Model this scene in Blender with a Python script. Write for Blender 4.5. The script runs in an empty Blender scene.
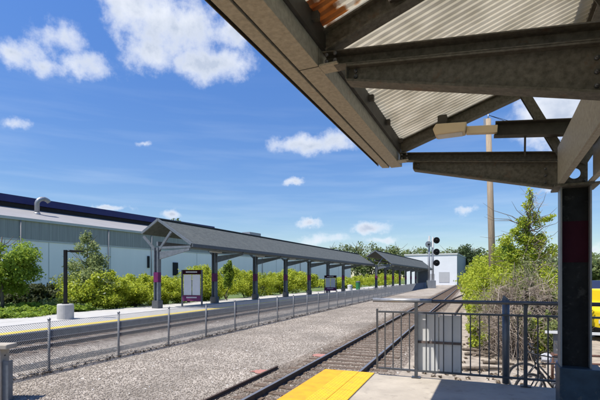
import bpy, bmesh, math, random
import numpy as np
from mathutils import Vector, Matrix

S = bpy.context.scene
COL = S.collection
R = math.radians
F = 433.0            # focal length in photo pixels (600 wide)
YAW = R(21.4)        # track direction is 21.4 deg right of the view
CY, SY_ = math.cos(YAW), math.sin(YAW)
HZ = 278.0
EYE = 1.4
random.seed(7)
RNG = np.random.default_rng(11)

# ------------------------------------------------------------------ camera
cam_d = bpy.data.cameras.new('camera')
cam = bpy.data.objects.new('camera', cam_d)
COL.objects.link(cam)
cam.location = (0, 0, EYE)
cam.rotation_euler = (R(90), 0, YAW)
cam_d.sensor_width = 36
cam_d.lens = 36 * F / 600
cam_d.shift_y = (HZ - 200) / 600
cam_d.clip_start = 0.05
cam_d.clip_end = 5000
S.camera = cam
S.render.resolution_x, S.render.resolution_y = 1024, 683

# ------------------------------------------------------------------ light
SUN = Vector((0.27, 0.36, -1.0)).normalized()      # direction the light travels
SUN_EL = math.asin(-SUN.z)
SUN_AZ = math.atan2(-SUN.x, -SUN.y)                  # bearing of the sun, from +Y towards +X
sd = bpy.data.lights.new('sun', 'SUN')
sd.energy = 4.4
sd.angle = R(0.5)
sd.color = (1.0, 0.95, 0.87)
sun = bpy.data.objects.new('sun', sd)
COL.objects.link(sun)
sun.rotation_euler = SUN.to_track_quat('-Z', 'Y').to_euler()
sun.location = (-20, -20, 60)

W = bpy.data.worlds.new('World')
S.world = W
W.use_nodes = True
SKY_STRENGTH = 0.135


def build_world():
    nt = W.node_tree
    N, L = nt.nodes, nt.links
    N.clear()
    out = N.new('ShaderNodeOutputWorld')
    bg = N.new('ShaderNodeBackground')
    bg.inputs['Strength'].default_value = SKY_STRENGTH
    L.new(bg.outputs[0], out.inputs[0])
    sky = N.new('ShaderNodeTexSky')
    sky.sky_type = 'NISHITA'
    sky.sun_disc = False
    sky.sun_elevation = SUN_EL
    sky.sun_rotation = SUN_AZ
    sky.air_density = 1.0
    sky.dust_density = 0.3
    sky.ozone_density = 2.2
    tc = N.new('ShaderNodeTexCoord')
    sep = N.new('ShaderNodeSeparateXYZ')
    L.new(tc.outputs['Generated'], sep.inputs[0])

    def m(op, a, b=None, c=None, clamp=False):
        n = N.new('ShaderNodeMath')
        n.operation = op
        n.use_clamp = clamp
        for i, v in enumerate((a, b, c)):
            if v is None:
                continue
            if isinstance(v, (int, float)):
                n.inputs[i].default_value = v
            else:
                L.new(v, n.inputs[i])
        return n.outputs[0]
    az = m('ARCTAN2', sep.outputs[0], sep.outputs[1])
    el = m('ARCSINE', sep.outputs[2])
    comb = N.new('ShaderNodeCombineXYZ')
    L.new(az, comb.inputs[0])
    L.new(el, comb.inputs[1])

    def angles(px, py):
        x, h = (px - 300) / F, (HZ - py) / F
        return math.atan(x) - YAW, math.atan(h / math.sqrt(1 + x * x))
    clouds = [  # centre x, y, half width, half height (photo pixels), weight
        (172, 22, 84, 52, 1.15), (215, 62, 52, 27, 1.1), (135, 8, 52, 44, 1.05), (236, 28, 44, 36, .9), (150, 48, 52, 30, .95),
        (12, 53, 42, 22, 1.0), (62, 42, 34, 32, .62), (84, 62, 36, 22, .8), (46, 66, 44, 14, .6),
        (8, 127, 26, 9, .7), (145, 139, 10, 4.5, .7), (313, 142, 50, 15, 1.2), (297, 184.5, 14, 6, 1.1),
        (306, 224, 15, 6, 1.0), (372, 227, 34, 8, 1.0), (383, 238, 24, 5, .8), (320, 238, 34, 8, .6),
        (104, 206, 32, 5, .95), (172, 212, 14, 7, .95), (463, 212, 16, 6, .8), (560, 110, 84, 50, 1.25), (545, 190, 28, 9, .7),
        (597, 250, 30, 7, .7), (520, 262, 60, 6, .5), (200, 238, 80, 10, .35), (420, 120, 30, 14, .5),
        (660, 60, 90, 30, .9), (-110, 90, 70, 26, .9), (-60, 190, 60, 12, .8), (760, 200, 90, 20, .9)]
    # domain warp
    nz = N.new('ShaderNodeTexNoise')
    nz.inputs['Scale'].default_value = 7
    nz.inputs['Detail'].default_value = 6
    nz.inputs['Roughness'].default_value = .62
    L.new(comb.outputs[0], nz.inputs['Vector'])
    vs = N.new('ShaderNodeVectorMath')
    vs.operation = 'SUBTRACT'
    L.new(nz.outputs['Color'], vs.inputs[0])
    vs.inputs[1].default_value = (.5, .5, .5)
    vm = N.new('ShaderNodeVectorMath')
    vm.operation = 'MULTIPLY_ADD'
    L.new(vs.outputs[0], vm.inputs[0])
    vm.inputs[1].default_value = (.13, .075, 0)
    L.new(comb.outputs[0], vm.inputs[2])
    acc = None
    for cx, cy, rx, ry, wgt in clouds:
        a0, e0 = angles(cx, cy)
        a1, _ = angles(cx + rx, cy)
        _, e1 = angles(cx, cy - ry)
        n = N.new('ShaderNodeVectorMath')
        n.operation = 'SUBTRACT'
        L.new(vm.outputs[0], n.inputs[0])
        n.inputs[1].default_value = (a0, e0, 0)
        k = N.new('ShaderNodeVectorMath')
        k.operation = 'MULTIPLY'
        L.new(n.outputs[0], k.inputs[0])
        k.inputs[1].default_value = (1 / (a1 - a0), 1 / (e1 - e0), 0)
        ln = N.new('ShaderNodeVectorMath')
        ln.operation = 'LENGTH'
        L.new(k.outputs[0], ln.inputs[0])
        v = m('MULTIPLY_ADD', ln.outputs['Value'], -wgt, wgt)
        acc = v if acc is None else m('MAXIMUM', acc, v)
    n2 = N.new('ShaderNodeTexNoise')
    n2.inputs['Scale'].default_value = 19
    n2.inputs['Detail'].default_value = 9
    n2.inputs['Roughness'].default_value = .62
    L.new(comb.outputs[0], n2.inputs['Vector'])
    d = m('ADD', acc, m('MULTIPLY_ADD', n2.outputs[0], 1.7, -.9))
    mask = N.new('ShaderNodeMapRange')
    mask.interpolation_type = 'SMOOTHSTEP'
    L.new(d, mask.inputs[0])
    mask.inputs[1].default_value = 0.0
    mask.inputs[2].default_value = .85
    # thin streaky haze veils low in the sky
    mp = N.new('ShaderNodeMapping')
    mp.inputs['Scale'].default_value = (3, 30, 1)
    mp.inputs['Rotation'].default_value = (0, 0, R(6))
    L.new(comb.outputs[0], mp.inputs[0])
    n3 = N.new('ShaderNodeTexNoise')
    n3.inputs['Scale'].default_value = 1.4
    n3.inputs['Detail'].default_value = 7
    L.new(mp.outputs[0], n3.inputs['Vector'])
    veil = m('MULTIPLY', m('MULTIPLY_ADD', n3.outputs[0], 2.2, -1.0, True),
             m('MULTIPLY_ADD', el, -1.6, .75, True), None, True)
    veil = m('MULTIPLY', veil, .45)
    # cloud colour: bright rims, greyer bellies
    n4 = N.new('ShaderNodeTexNoise')
    n4.inputs['Scale'].default_value = 15
    n4.inputs['Detail'].default_value = 7
    off = N.new('ShaderNodeVectorMath')
    off.operation = 'ADD'
    L.new(comb.outputs[0], off.inputs[0])
    off.inputs[1].default_value = (3.1, 1.7, 0)
    L.new(off.outputs[0], n4.inputs['Vector'])
    thick = m('MULTIPLY', m('MULTIPLY_ADD', d, 1.5, -.45, True), m('MULTIPLY_ADD', n4.outputs[0], 3.0, -.55, True), None, True)
    cm = N.new('ShaderNodeMix')
    cm.data_type = 'RGBA'
    L.new(thick, cm.inputs['Factor'])
    cm.inputs['A'].default_value = (4.5, 4.65, 4.95, 1)
    cm.inputs['B'].default_value = (2.5, 2.85, 3.5, 1)
    hs = N.new('ShaderNodeHueSaturation')
    hs.inputs['Saturation'].default_value = 1.27
    hs.inputs['Hue'].default_value = .511
    hs.inputs['Value'].default_value = 1.02
    L.new(sky.outputs[0], hs.inputs['Color'])
    mv = N.new('ShaderNodeMix')
    mv.data_type = 'RGBA'
    L.new(veil, mv.inputs['Factor'])
    # clear dry air: the low sky stays a fairly deep blue
    lo = m('MULTIPLY_ADD', el, .62, .52, True)
    lo = m('MINIMUM', lo, .84)
    mul = N.new('ShaderNodeVectorMath')
    mul.operation = 'SCALE'
    L.new(hs.outputs[0], mul.inputs[0])
    L.new(lo, mul.inputs['Scale'])
    L.new(mul.outputs[0], mv.inputs['A'])
    mv.inputs['B'].default_value = (4.0, 4.5, 5.0, 1)
    mx = N.new('ShaderNodeMix')
    mx.data_type = 'RGBA'
    L.new(m('MULTIPLY', mask.outputs[0], .96), mx.inputs['Factor'])
    L.new(mv.outputs['Result'], mx.inputs['A'])
    L.new(cm.outputs['Result'], mx.inputs['B'])
    L.new(mx.outputs['Result'], bg.inputs['Color'])


build_world()
vs_ = S.view_settings
S.display_settings.display_device = 'sRGB'
vs_.view_transform = 'Standard'
vs_.look = 'None'
vs_.exposure = 0.72
vs_.gamma = 1
vs_.use_curve_mapping = False
S.render.engine = 'CYCLES'
S.cycles.max_bounces = 10
S.cycles.diffuse_bounces = 6
S.cycles.transparent_max_bounces = 32


# ------------------------------------------------------------------ helpers
def PX(px, Z, z=0.0):
    """world point seen in photo column px at camera depth Z, height z"""
    X = (px - 300) / F * Z
    return Vector((X * CY - Z * SY_, X * SY_ + Z * CY, z))


def HT(py, Z):
    return EYE + (HZ - py) / F * Z


class MB:
    def __init__(s):
        s.v, s.f, s.sm = [], [], []

    def add(s, vs, fs, smooth=False):
        o = len(s.v)
        s.v += [tuple(p) for p in vs]
        s.f += [tuple(i + o for i in f) for f in fs]
        s.sm += [smooth] * len(fs)

    def box(s, x0, x1, y0, y1, z0, z1, M=None):
        vs = [Vector((x, y, z)) for z in (z0, z1) for y in (y0, y1) for x in (x0, x1)]
        if M:
            vs = [M @ p for p in vs]
        s.add(vs, [(0, 2, 3, 1), (4, 5, 7, 6), (0, 1, 5, 4), (2, 6, 7, 3), (0, 4, 6, 2), (1, 3, 7, 5)])

    def prism(s, prof, a, b, M=None):
        """profile in (x,z) extruded along y from a to b"""
        n = len(prof)
        vs = [Vector((x, a, z)) for x, z in prof] + [Vector((x, b, z)) for x, z in prof]
        if M:
            vs = [M @ p for p in vs]
        fs = [(i, (i + 1) % n, n + (i + 1) % n, n + i) for i in range(n)]
        fs += [tuple(range(n))[::-1], tuple(range(n, 2 * n))]
        s.add(vs, fs)

    def bar(s, p, q, w, h, up=(0, 0, 1), prof=None):
        """rectangular (or given profile) bar from p to q"""
        p, q = Vector(p), Vector(q)
        d = (q - p).normalized()
        up = Vector(up)
        x = d.cross(up)
        if x.length < 1e-4:
            x = d.cross(Vector((0, 1, 0)))
        x.normalize()
        u = x.cross(d)
        prof = prof or [(-w / 2, -h / 2), (w / 2, -h / 2), (w / 2, h / 2), (-w / 2, h / 2)]
        n = len(prof)
        vs = [p + x * a + u * b for a, b in prof] + [q + x * a + u * b for a, b in prof]
        fs = [(i, (i + 1) % n, n + (i + 1) % n, n + i) for i in range(n)]
        fs += [tuple(range(n))[::-1], tuple(range(n, 2 * n))]
        s.add(vs, fs)

    def tube(s, pts, rad, n=8, caps=True):
        pts = [Vector(p) for p in pts]
        if not hasattr(rad, '__len__'):
            rad = [rad] * len(pts)
        vs, fs = [], []
        ref = Vector((.123, .97, .21))
        for i, p in enumerate(pts):
            d = (pts[min(i + 1, len(pts) - 1)] - pts[max(i - 1, 0)]).normalized()
            x = d.cross(ref)
            if x.length < .1:
                x = d.cross(Vector((1, 0, 0)))
            x.normalize()
            y = d.cross(x)
            for k in range(n):
                a = 2 * math.pi * k / n
                vs.append(p + (x * math.cos(a) + y * math.sin(a)) * rad[i])
        for i in range(len(pts) - 1):
            for k in range(n):
                fs.append((i * n + k, i * n + (k + 1) % n, (i + 1) * n + (k + 1) % n, (i + 1) * n + k))
        if caps:
            fs.append(tuple(range(n))[::-1])
            fs.append(tuple(range((len(pts) - 1) * n, len(pts) * n)))
        s.add(vs, fs, n > 5)

    def lathe(s, prof, c=(0, 0, 0), n=24):
        vs, fs = [], []
        for r, z in prof:
            for k in range(n):
                a = 2 * math.pi * k / n
                vs.append((c[0] + r * math.cos(a), c[1] + r * math.sin(a), c[2] + z))
        for i in range(len(prof) - 1):
            for k in range(n):
                fs.append((i * n + k, i * n + (k + 1) % n, (i + 1) * n + (k + 1) % n, (i + 1) * n + k))
        fs.append(tuple(range(n))[::-1])
        fs.append(tuple(range((len(prof) - 1) * n, len(prof) * n)))
        s.add(vs, fs)

    def build(s, name, m, parent=None, bevel=0, solid=0):
        me = bpy.data.meshes.new(name)
        me.from_pydata(s.v, [], s.f)
        bm = bmesh.new()
        bm.from_mesh(me)
        bmesh.ops.recalc_face_normals(bm, faces=bm.faces)
        bm.to_mesh(me)
        bm.free()
        me.polygons.foreach_set('use_smooth', s.sm)
        me.materials.append(m)
        o = bpy.data.objects.new(name, me)
        COL.objects.link(o)
        if parent:
            o.parent = parent
        if solid:
            k = o.modifiers.new('solid', 'SOLIDIFY')
            k.thickness = solid
        if bevel:
            k = o.modifiers.new('bevel', 'BEVEL')
            k.width = bevel
            k.segments = 2
            k.limit_method = 'ANGLE'
        return o


def fast_mesh(name, V, Fq, m, parent=None):
    """numpy verts (n,3) and faces (k,c)"""
    me = bpy.data.meshes.new(name)
    k, c = Fq.shape
    me.vertices.add(len(V))
    me.vertices.foreach_set('co', V.astype(np.float32).ravel())
    me.loops.add(k * c)
    me.loops.foreach_set('vertex_index', Fq.astype(np.int32).ravel())
    me.polygons.add(k)
    me.polygons.foreach_set('loop_start', np.arange(0, k * c, c, dtype=np.int32))
    me.update(calc_edges=True)
    me.validate()
    me.materials.append(m)
    o = bpy.data.objects.new(name, me)
    COL.objects.link(o)
    if parent:
        o.parent = parent
    return o


def tag(o, label=None, cat=None, group=None, kind=None):
    if label:
        o['label'] = label
    if cat:
        o['category'] = cat
    if group:
        o['group'] = group
    if kind:
        o['kind'] = kind
    return o


def empty(name, loc, rz=0.0):
    o = bpy.data.objects.new(name, None)
    o.empty_display_size = .3
    COL.objects.link(o)
    o.location = loc
    o.rotation_euler = (0, 0, rz)
    return o


def copy_tree(o, parent=None):
    c = o.copy()
    COL.objects.link(c)
    if parent:
        c.parent = parent
    for ch in [q for q in COL.objects if q.parent == o]:
        copy_tree(ch, c)
    return c


# ------------------------------------------------------------------ materials
def mat(name, col, rough=.7, metal=0.0, var=.25, scale=6.0, col2=None, bump=0.0, bscale=40.0, coords='Object', stretch=(1, 1, 1),
        spec=.4, detail=6):
    m = bpy.data.materials.new(name)
    m.use_nodes = True
    nt = m.node_tree
    N, L = nt.nodes, nt.links
    b = N['Principled BSDF']
    b.inputs['Roughness'].default_value = rough
    b.inputs['Metallic'].default_value = metal
    b.inputs['Specular IOR Level'].default_value = spec
    tc = N.new('ShaderNodeTexCoord')
    mp = N.new('ShaderNodeMapping')
    mp.inputs['Scale'].default_value = stretch
    L.new(tc.outputs[coords], mp.inputs[0])
    nz = N.new('ShaderNodeTexNoise')
    nz.inputs['Scale'].default_value = scale
    nz.inputs['Detail'].default_value = detail
    nz.inputs['Roughness'].default_value = .65
    L.new(mp.outputs[0], nz.inputs['Vector'])
    rp = N.new('ShaderNodeValToRGB')
    c2 = col2 or tuple(c * (1 - var) for c in col)
    c1 = col if col2 else tuple(min(1, c * (1 + var)) for c in col)
    rp.color_ramp.elements[0].position = .32
    rp.color_ramp.elements[1].position = .68
    rp.color_ramp.elements[0].color = (*c2, 1)
    rp.color_ramp.elements[1].color = (*c1, 1)
    L.new(nz.outputs[0], rp.inputs[0])
    L.new(rp.outputs[0], b.inputs['Base Color'])
    if bump:
        n2 = N.new('ShaderNodeTexNoise')
        n2.inputs['Scale'].default_value = bscale
        n2.inputs['Detail'].default_value = 5
        L.new(mp.outputs[0], n2.inputs['Vector'])
        bp = N.new('ShaderNodeBump')
        bp.inputs['Strength'].default_value = bump
        bp.inputs['Distance'].default_value = .02
        L.new(n2.outputs[0], bp.inputs['Height'])
        L.new(bp.outputs[0], b.inputs['Normal'])
    return m


def island_mat(name, stops, rough=.6, trans=0.0, bump=False):
    """colour picked per leaf / per stone"""
    m = bpy.data.materials.new(name)
    m.use_nodes = True
    nt = m.node_tree
    N, L = nt.nodes, nt.links
    b = N['Principled BSDF']
    b.inputs['Roughness'].default_value = rough
    b.inputs['Specular IOR Level'].default_value = .25
    g = N.new('ShaderNodeNewGeometry')
    rp = N.new('ShaderNodeValToRGB')
    el = rp.color_ramp.elements
    for i, c in enumerate(stops):
        p = i / (len(stops) - 1)
        e = el[0] if i == 0 else (el[1] if i == len(stops) - 1 else el.new(p))
        e.position = p
        e.color = (*c, 1)
    L.new(g.outputs['Random Per Island'], rp.inputs[0])
    L.new(rp.outputs[0], b.inputs['Base Color'])
    if trans:
        t = N.new('ShaderNodeBsdfTranslucent')
        hs = N.new('ShaderNodeHueSaturation')
        hs.inputs['Value'].default_value = 1.7
        hs.inputs['Hue'].default_value = .485
        L.new(rp.outputs[0], hs.inputs['Color'])
        L.new(hs.outputs[0], t.inputs[0])
        mx = N.new('ShaderNodeMixShader')
        mx.inputs[0].default_value = trans
        L.new(b.outputs[0], mx.inputs[1])
        L.new(t.outputs[0], mx.inputs[2])
        L.new(mx.outputs[0], N['Material Output'].inputs[0])
    return m


def gravel_mat(name, stops, scale=26.0, big=.35):
    m = bpy.data.materials.new(name)
    m.use_nodes = True
    nt = m.node_tree
    N, L = nt.nodes, nt.links
    b = N['Principled BSDF']
    b.inputs['Roughness'].default_value = .95
    b.inputs['Specular IOR Level'].default_value = .1
    tc = N.new('ShaderNodeTexCoord')
    vo = N.new('ShaderNodeTexVoronoi')
    vo.inputs['Scale'].default_value = scale
    L.new(tc.outputs['Object'], vo.inputs['Vector'])
    sp = N.new('ShaderNodeSeparateColor')
    L.new(vo.outputs['Color'], sp.inputs[0])
    rp = N.new('ShaderNodeValToRGB')
    el = rp.color_ramp.elements
    for i, c in enumerate(stops):
        p = i / (len(stops) - 1)
        e = el[0] if i == 0 else (el[1] if i == len(stops) - 1 else el.new(p))
        e.position = p
        e.color = (*c, 1)
    L.new(sp.outputs[0], rp.inputs[0])
    nz = N.new('ShaderNodeTexNoise')
    nz.inputs['Scale'].default_value = .55
    nz.inputs['Detail'].default_value = 8
    L.new(tc.outputs['Object'], nz.inputs['Vector'])
    mr = N.new('ShaderNodeMapRange')
    L.new(nz.outputs[0], mr.inputs[0])
    mr.inputs[1].default_value = .3
    mr.inputs[2].default_value = .7
    mr.inputs[3].default_value = 1 - big
    mr.inputs[4].default_value = 1 + big * .6
    mm = N.new('ShaderNodeMix')
    mm.data_type = 'RGBA'
    mm.blend_type = 'MULTIPLY'
    mm.inputs['Factor'].default_value = 1
    L.new(rp.outputs[0], mm.inputs['A'])
    L.new(mr.outputs[0], mm.inputs['B'])
    L.new(mm.outputs['Result'], b.inputs['Base Color'])
    bp = N.new('ShaderNodeBump')
    bp.inputs['Strength'].default_value = .9
    bp.inputs['Distance'].default_value = .03
    bp.invert = True
    L.new(vo.outputs['Distance'], bp.inputs['Height'])
    L.new(bp.outputs[0], b.inputs['Normal'])
    return m


M = {}
M['gravel'] = gravel_mat('gravel', [(.24, .21, .175), (.35, .308, .26), (.29, .255, .215), (.41, .365, .315)], 22)
M['ballast'] = gravel_mat('ballast', [(.11, .085, .065), (.25, .2, .155), (.17, .135, .105), (.32, .275, .23)], 20)
M['dark_ballast'] = gravel_mat('dark_ballast', [(.04, .04, .042), (.09, .088, .088), (.06, .058, .056), (.12, .115, .11)], 20)
M['dirt'] = mat('dirt', (.3, .255, .2), .95, var=.35, scale=3, bump=.6, bscale=22)
M['asphalt'] = mat('asphalt', (.13, .13, .13), .9, var=.2, scale=4, bump=.3, bscale=60)
M['concrete'] = mat('concrete', (.36, .318, .26), .85, var=.17, scale=1.7, detail=12, bump=.25, bscale=120)
M['concrete_pale'] = mat('concrete_pale', (.4, .39, .37), .85, var=.1, scale=2.5, bump=.2, bscale=60)
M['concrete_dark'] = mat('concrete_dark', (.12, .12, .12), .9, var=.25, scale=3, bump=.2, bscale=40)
M['grass'] = mat('grass', (.09, .13, .035), .9, var=.4, scale=2.5, bump=.8, bscale=30)
M['yellow'] = mat('yellow', (.72, .40, .015), .8, scale=7, detail=14, col2=(.55, .31, .025), bump=.1)
M['orange'] = mat('orange', (.72, .35, .012), .75, scale=5, detail=14, col2=(.6, .25, .015), bump=.1)
M['yellow_far'] = mat('yellow_far', (.62, .47, .08), .8, var=.1, scale=2)
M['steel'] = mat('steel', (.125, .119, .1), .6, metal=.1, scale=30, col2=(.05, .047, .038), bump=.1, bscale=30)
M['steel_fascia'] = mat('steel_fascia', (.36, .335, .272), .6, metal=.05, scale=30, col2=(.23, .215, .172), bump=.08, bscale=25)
M['steel_dark'] = mat('steel_dark', (.05, .046, .04), .6, metal=.2, var=.35, scale=8)
M['galv'] = mat('galv', (.3, .31, .33), .45, metal=.5, var=.18, scale=12)
M['post_fence'] = mat('post_fence', (.2, .205, .215), .5, metal=.3, var=.18, scale=12)
M['galv_dark'] = mat('galv_dark', (.12, .125, .135), .45, metal=.4, var=.2, scale=12)
M['railing_paint'] = mat('railing_paint', (.075, .08, .088), .4, metal=.3, var=.2, scale=14)
M['post_blue'] = mat('post_blue', (.14, .16, .185), .45, metal=.4, var=.15, scale=10)
M['column_grey'] = mat('column_grey', (.15, .168, .19), .5, metal=.3, var=.2, scale=5)
M['column_shade'] = mat('column_shade', (.014, .015, .016), .75, var=.35, scale=6, spec=.12)  # shade in the web recess painted in as near-black
M['column_lit_edge'] = mat('column_lit_edge', (.2, .21, .22), .45, metal=.35, var=.15, scale=6)  # same column steel, painted lighter where the flange edges catch light
M['maroon'] = mat('maroon', (.026, .004, .01), .75, var=.15, scale=5, spec=.12)
M['purple'] = mat('purple', (.12, .012, .08), .5, var=.15, scale=5)
M['base_blue'] = mat('base_blue', (.024, .045, .068), .45, metal=.2, var=.25, scale=7)
M['white_panel'] = mat('white_panel', (.62, .62, .6), .5, var=.05, scale=2.5)
M['rust'] = mat('rust', (.1, .05, .035), .8, var=.35, scale=14)
M['strap'] = mat('strap', (.13, .1, .09), .8, var=.3, scale=14)
M['rail_side'] = mat('rail_side', (.075, .05, .038), .75, var=.3, scale=7)
M['rail_top'] = mat('rail_top', (.36, .34, .32), .42, metal=.8, var=.1, scale=4)
M['tie'] = mat('tie', (.115, .082, .058), .9, var=.4, scale=4, stretch=(1, 6, 6), bump=.5, bscale=12)
M['wood_pole'] = mat('wood_pole', (.3, .235, .165), .9, var=.25, scale=3, stretch=(8, 8, .6), bump=.3, bscale=8)
M['bark'] = mat('bark', (.12, .095, .07), .95, var=.35, scale=6, stretch=(3, 3, .6), bump=.6, bscale=10)
M['cream'] = mat('cream', (.62, .52, .36), .5, var=.06, scale=4)
M['black'] = mat('black', (.006, .006, .007), .6, var=.3, scale=5, spec=.2)
M['rubber'] = mat('rubber', (.015, .015, .016), .8, var=.2, scale=9)
M['shed_white'] = mat('shed_white', (.66, .68, .7), .7, var=.04, scale=.3)
M['shed_grey'] = mat('shed_grey', (.4, .41, .42), .7, var=.06, scale=.3)
M['wall_blue'] = mat('wall_blue', (.95, .92, .89), .55, var=.02, scale=.5, col2=(.89, .865, .84), stretch=(1, 1.5, .15), detail=8)
M['wall_band'] = mat('wall_band', (.36, .365, .35), .65, scale=1.2, col2=(.25, .258, .25), stretch=(1, 4.5, .12), detail=3)
M['roof_pale'] = mat('roof_pale', (.27, .265, .265), .6, var=.06, scale=.5)
M['navy'] = mat('navy', (.012, .014, .1), .4, var=.15, scale=1)
M['dark_recess'] = mat('dark_recess', (.018, .018, .02), .8, var=.2, scale=2)
M['trim'] = mat('trim', (.5, .51, .5), .6, var=.05, scale=1)
M['shingle'] = mat('shingle', (.07, .079, .078), .9, var=.3, scale=5, bump=.3, bscale=50, stretch=(1, 1, 1))
M['fascia_far'] = mat('fascia_far', (.07, .08, .095), .5, var=.15, scale=3)
M['soffit_far'] = mat('soffit_far', (.2, .19, .16), .7, var=.1, scale=2)
M['cab_beige'] = mat('cab_beige', (.33, .325, .29), .6, var=.1, scale=3)
M['poster'] = mat('poster', (.6, .61, .62), .4, var=.05, scale=3)
M['green_bin'] = mat('green_bin', (.02, .16, .06), .5, var=.1, scale=3)
M['yellow_car'] = mat('yellow_car', (.78, .56, .015), .3, var=.03, scale=2)
M['blue_car'] = mat('blue_car', (.012, .02, .06), .25, var=.05, scale=2)
M['glass_dark'] = mat('glass_dark', (.02, .025, .03), .1, var=.1, scale=2, spec=.8)
M['bike_black'] = mat('bike_black', (.02, .02, .022), .35, var=.2, scale=9)
M['bag_white'] = mat('bag_white', (.42, .42, .44), .7, var=.15, scale=9)
M['bag_blue'] = mat('bag_blue', (.03, .045, .11), .7, var=.2, scale=8)
M['red_paint'] = mat('red_paint', (.42, .13, .1), .9, scale=30, col2=(.26, .19, .16), detail=8)
M['brown_box'] = mat('brown_box', (.16, .1, .07), .8, var=.2, scale=1)
M['leaf_yellow'] = island_mat('leaf_yellow', [(.2, .27, .02), (.33, .42, .03), (.11, .17, .016), (.42, .47, .05)], .55, .4)
M['leaf_green'] = island_mat('leaf_green', [(.12, .2, .022), (.21, .31, .035), (.08, .14, .017), (.28, .38, .05)], .55, .35)
M['leaf_mid'] = island_mat('leaf_mid', [(.11, .145, .04), (.19, .23, .07), (.08, .11, .03), (.28, .31, .11)], .55, .35)
M['leaf_pale'] = island_mat('leaf_pale', [(.13, .18, .055), (.22, .28, .1), (.09, .13, .04), (.3, .35, .15)], .55, .35)
M['leaf_dark'] = island_mat('leaf_dark', [(.035, .06, .024), (.065, .1, .035), (.045, .075, .028), (.09, .13, .045)], .6, .2)
M['leaf_far'] = island_mat('leaf_far', [(.09, .13, .045), (.14, .185, .06), (.075, .105, .04), (.19, .225, .08)], .6, .3)
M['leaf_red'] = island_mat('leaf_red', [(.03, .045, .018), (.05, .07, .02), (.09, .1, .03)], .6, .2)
M['twig'] = island_mat('twig', [(.15, .11, .08), (.32, .255, .2), (.22, .17, .13), (.44, .37, .3)], .9)
M['stones'] = island_mat('stones', [(.24, .21, .175), (.35, .308, .26), (.29, .255, .215), (.37, .33, .285), (.31, .265, .22)], .95)
M['stones_brown'] = island_mat('stones_brown', [(.1, .078, .06), (.23, .185, .14), (.15, .12, .09), (.3, .26, .215)], .95)
M['litter'] = island_mat('litter', [(.1, .07, .045), (.25, .18, .12), (.17, .13, .09), (.33, .27, .2)], .95)


def add_stains(m, scale, lo, hi, col, amount=.6):
    nt = m.node_tree
    N, L = nt.nodes, nt.links
    b = N['Principled BSDF']
    src = b.inputs['Base Color'].links[0].from_socket
    tc = N.new('ShaderNodeTexCoord')
    nz = N.new('ShaderNodeTexNoise')
    nz.inputs['Scale'].default_value = scale
    nz.inputs['Detail'].default_value = 14
    nz.inputs['Roughness'].default_value = .72
    L.new(tc.outputs['Object'], nz.inputs['Vector'])
    mr = N.new('ShaderNodeMapRange')
    L.new(nz.outputs[0], mr.inputs[0])
    mr.inputs[1].default_value = lo
    mr.inputs[2].default_value = hi
    mr.inputs[4].default_value = amount
    mx = N.new('ShaderNodeMix')
    mx.data_type = 'RGBA'
    L.new(mr.outputs[0], mx.inputs['Factor'])
    L.new(src, mx.inputs['A'])
    mx.inputs['B'].default_value = (*col, 1)
    L.new(mx.outputs['Result'], b.inputs['Base Color'])


add_stains(M['concrete'], 5.5, .56, .68, (.16, .14, .115), .55)
add_stains(M['concrete_pale'], .8, .55, .7, (.25, .24, .22), .5)
add_stains(M['yellow'], 9, .57, .66, (.3, .2, .06), .6)
add_stains(M['orange'], 9, .57, .68, (.28, .17, .06), .55)
add_stains(M['column_shade'], 7, .55, .64, (.05, .052, .05), .7)
add_stains(M['base_blue'], 9, .56, .64, (.09, .1, .1), .7)
add_stains(M['steel'], 4, .58, .66, (.12, .055, .025), .55)
add_stains(M['steel_fascia'], 6, .6, .68, (.2, .12, .06), .5)
add_stains(M['white_panel'], 7, .58, .68, (.4, .38, .34), .6)
add_stains(M['shingle'], 1.2, .5, .65, (.1, .108, .1), .6)


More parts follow.
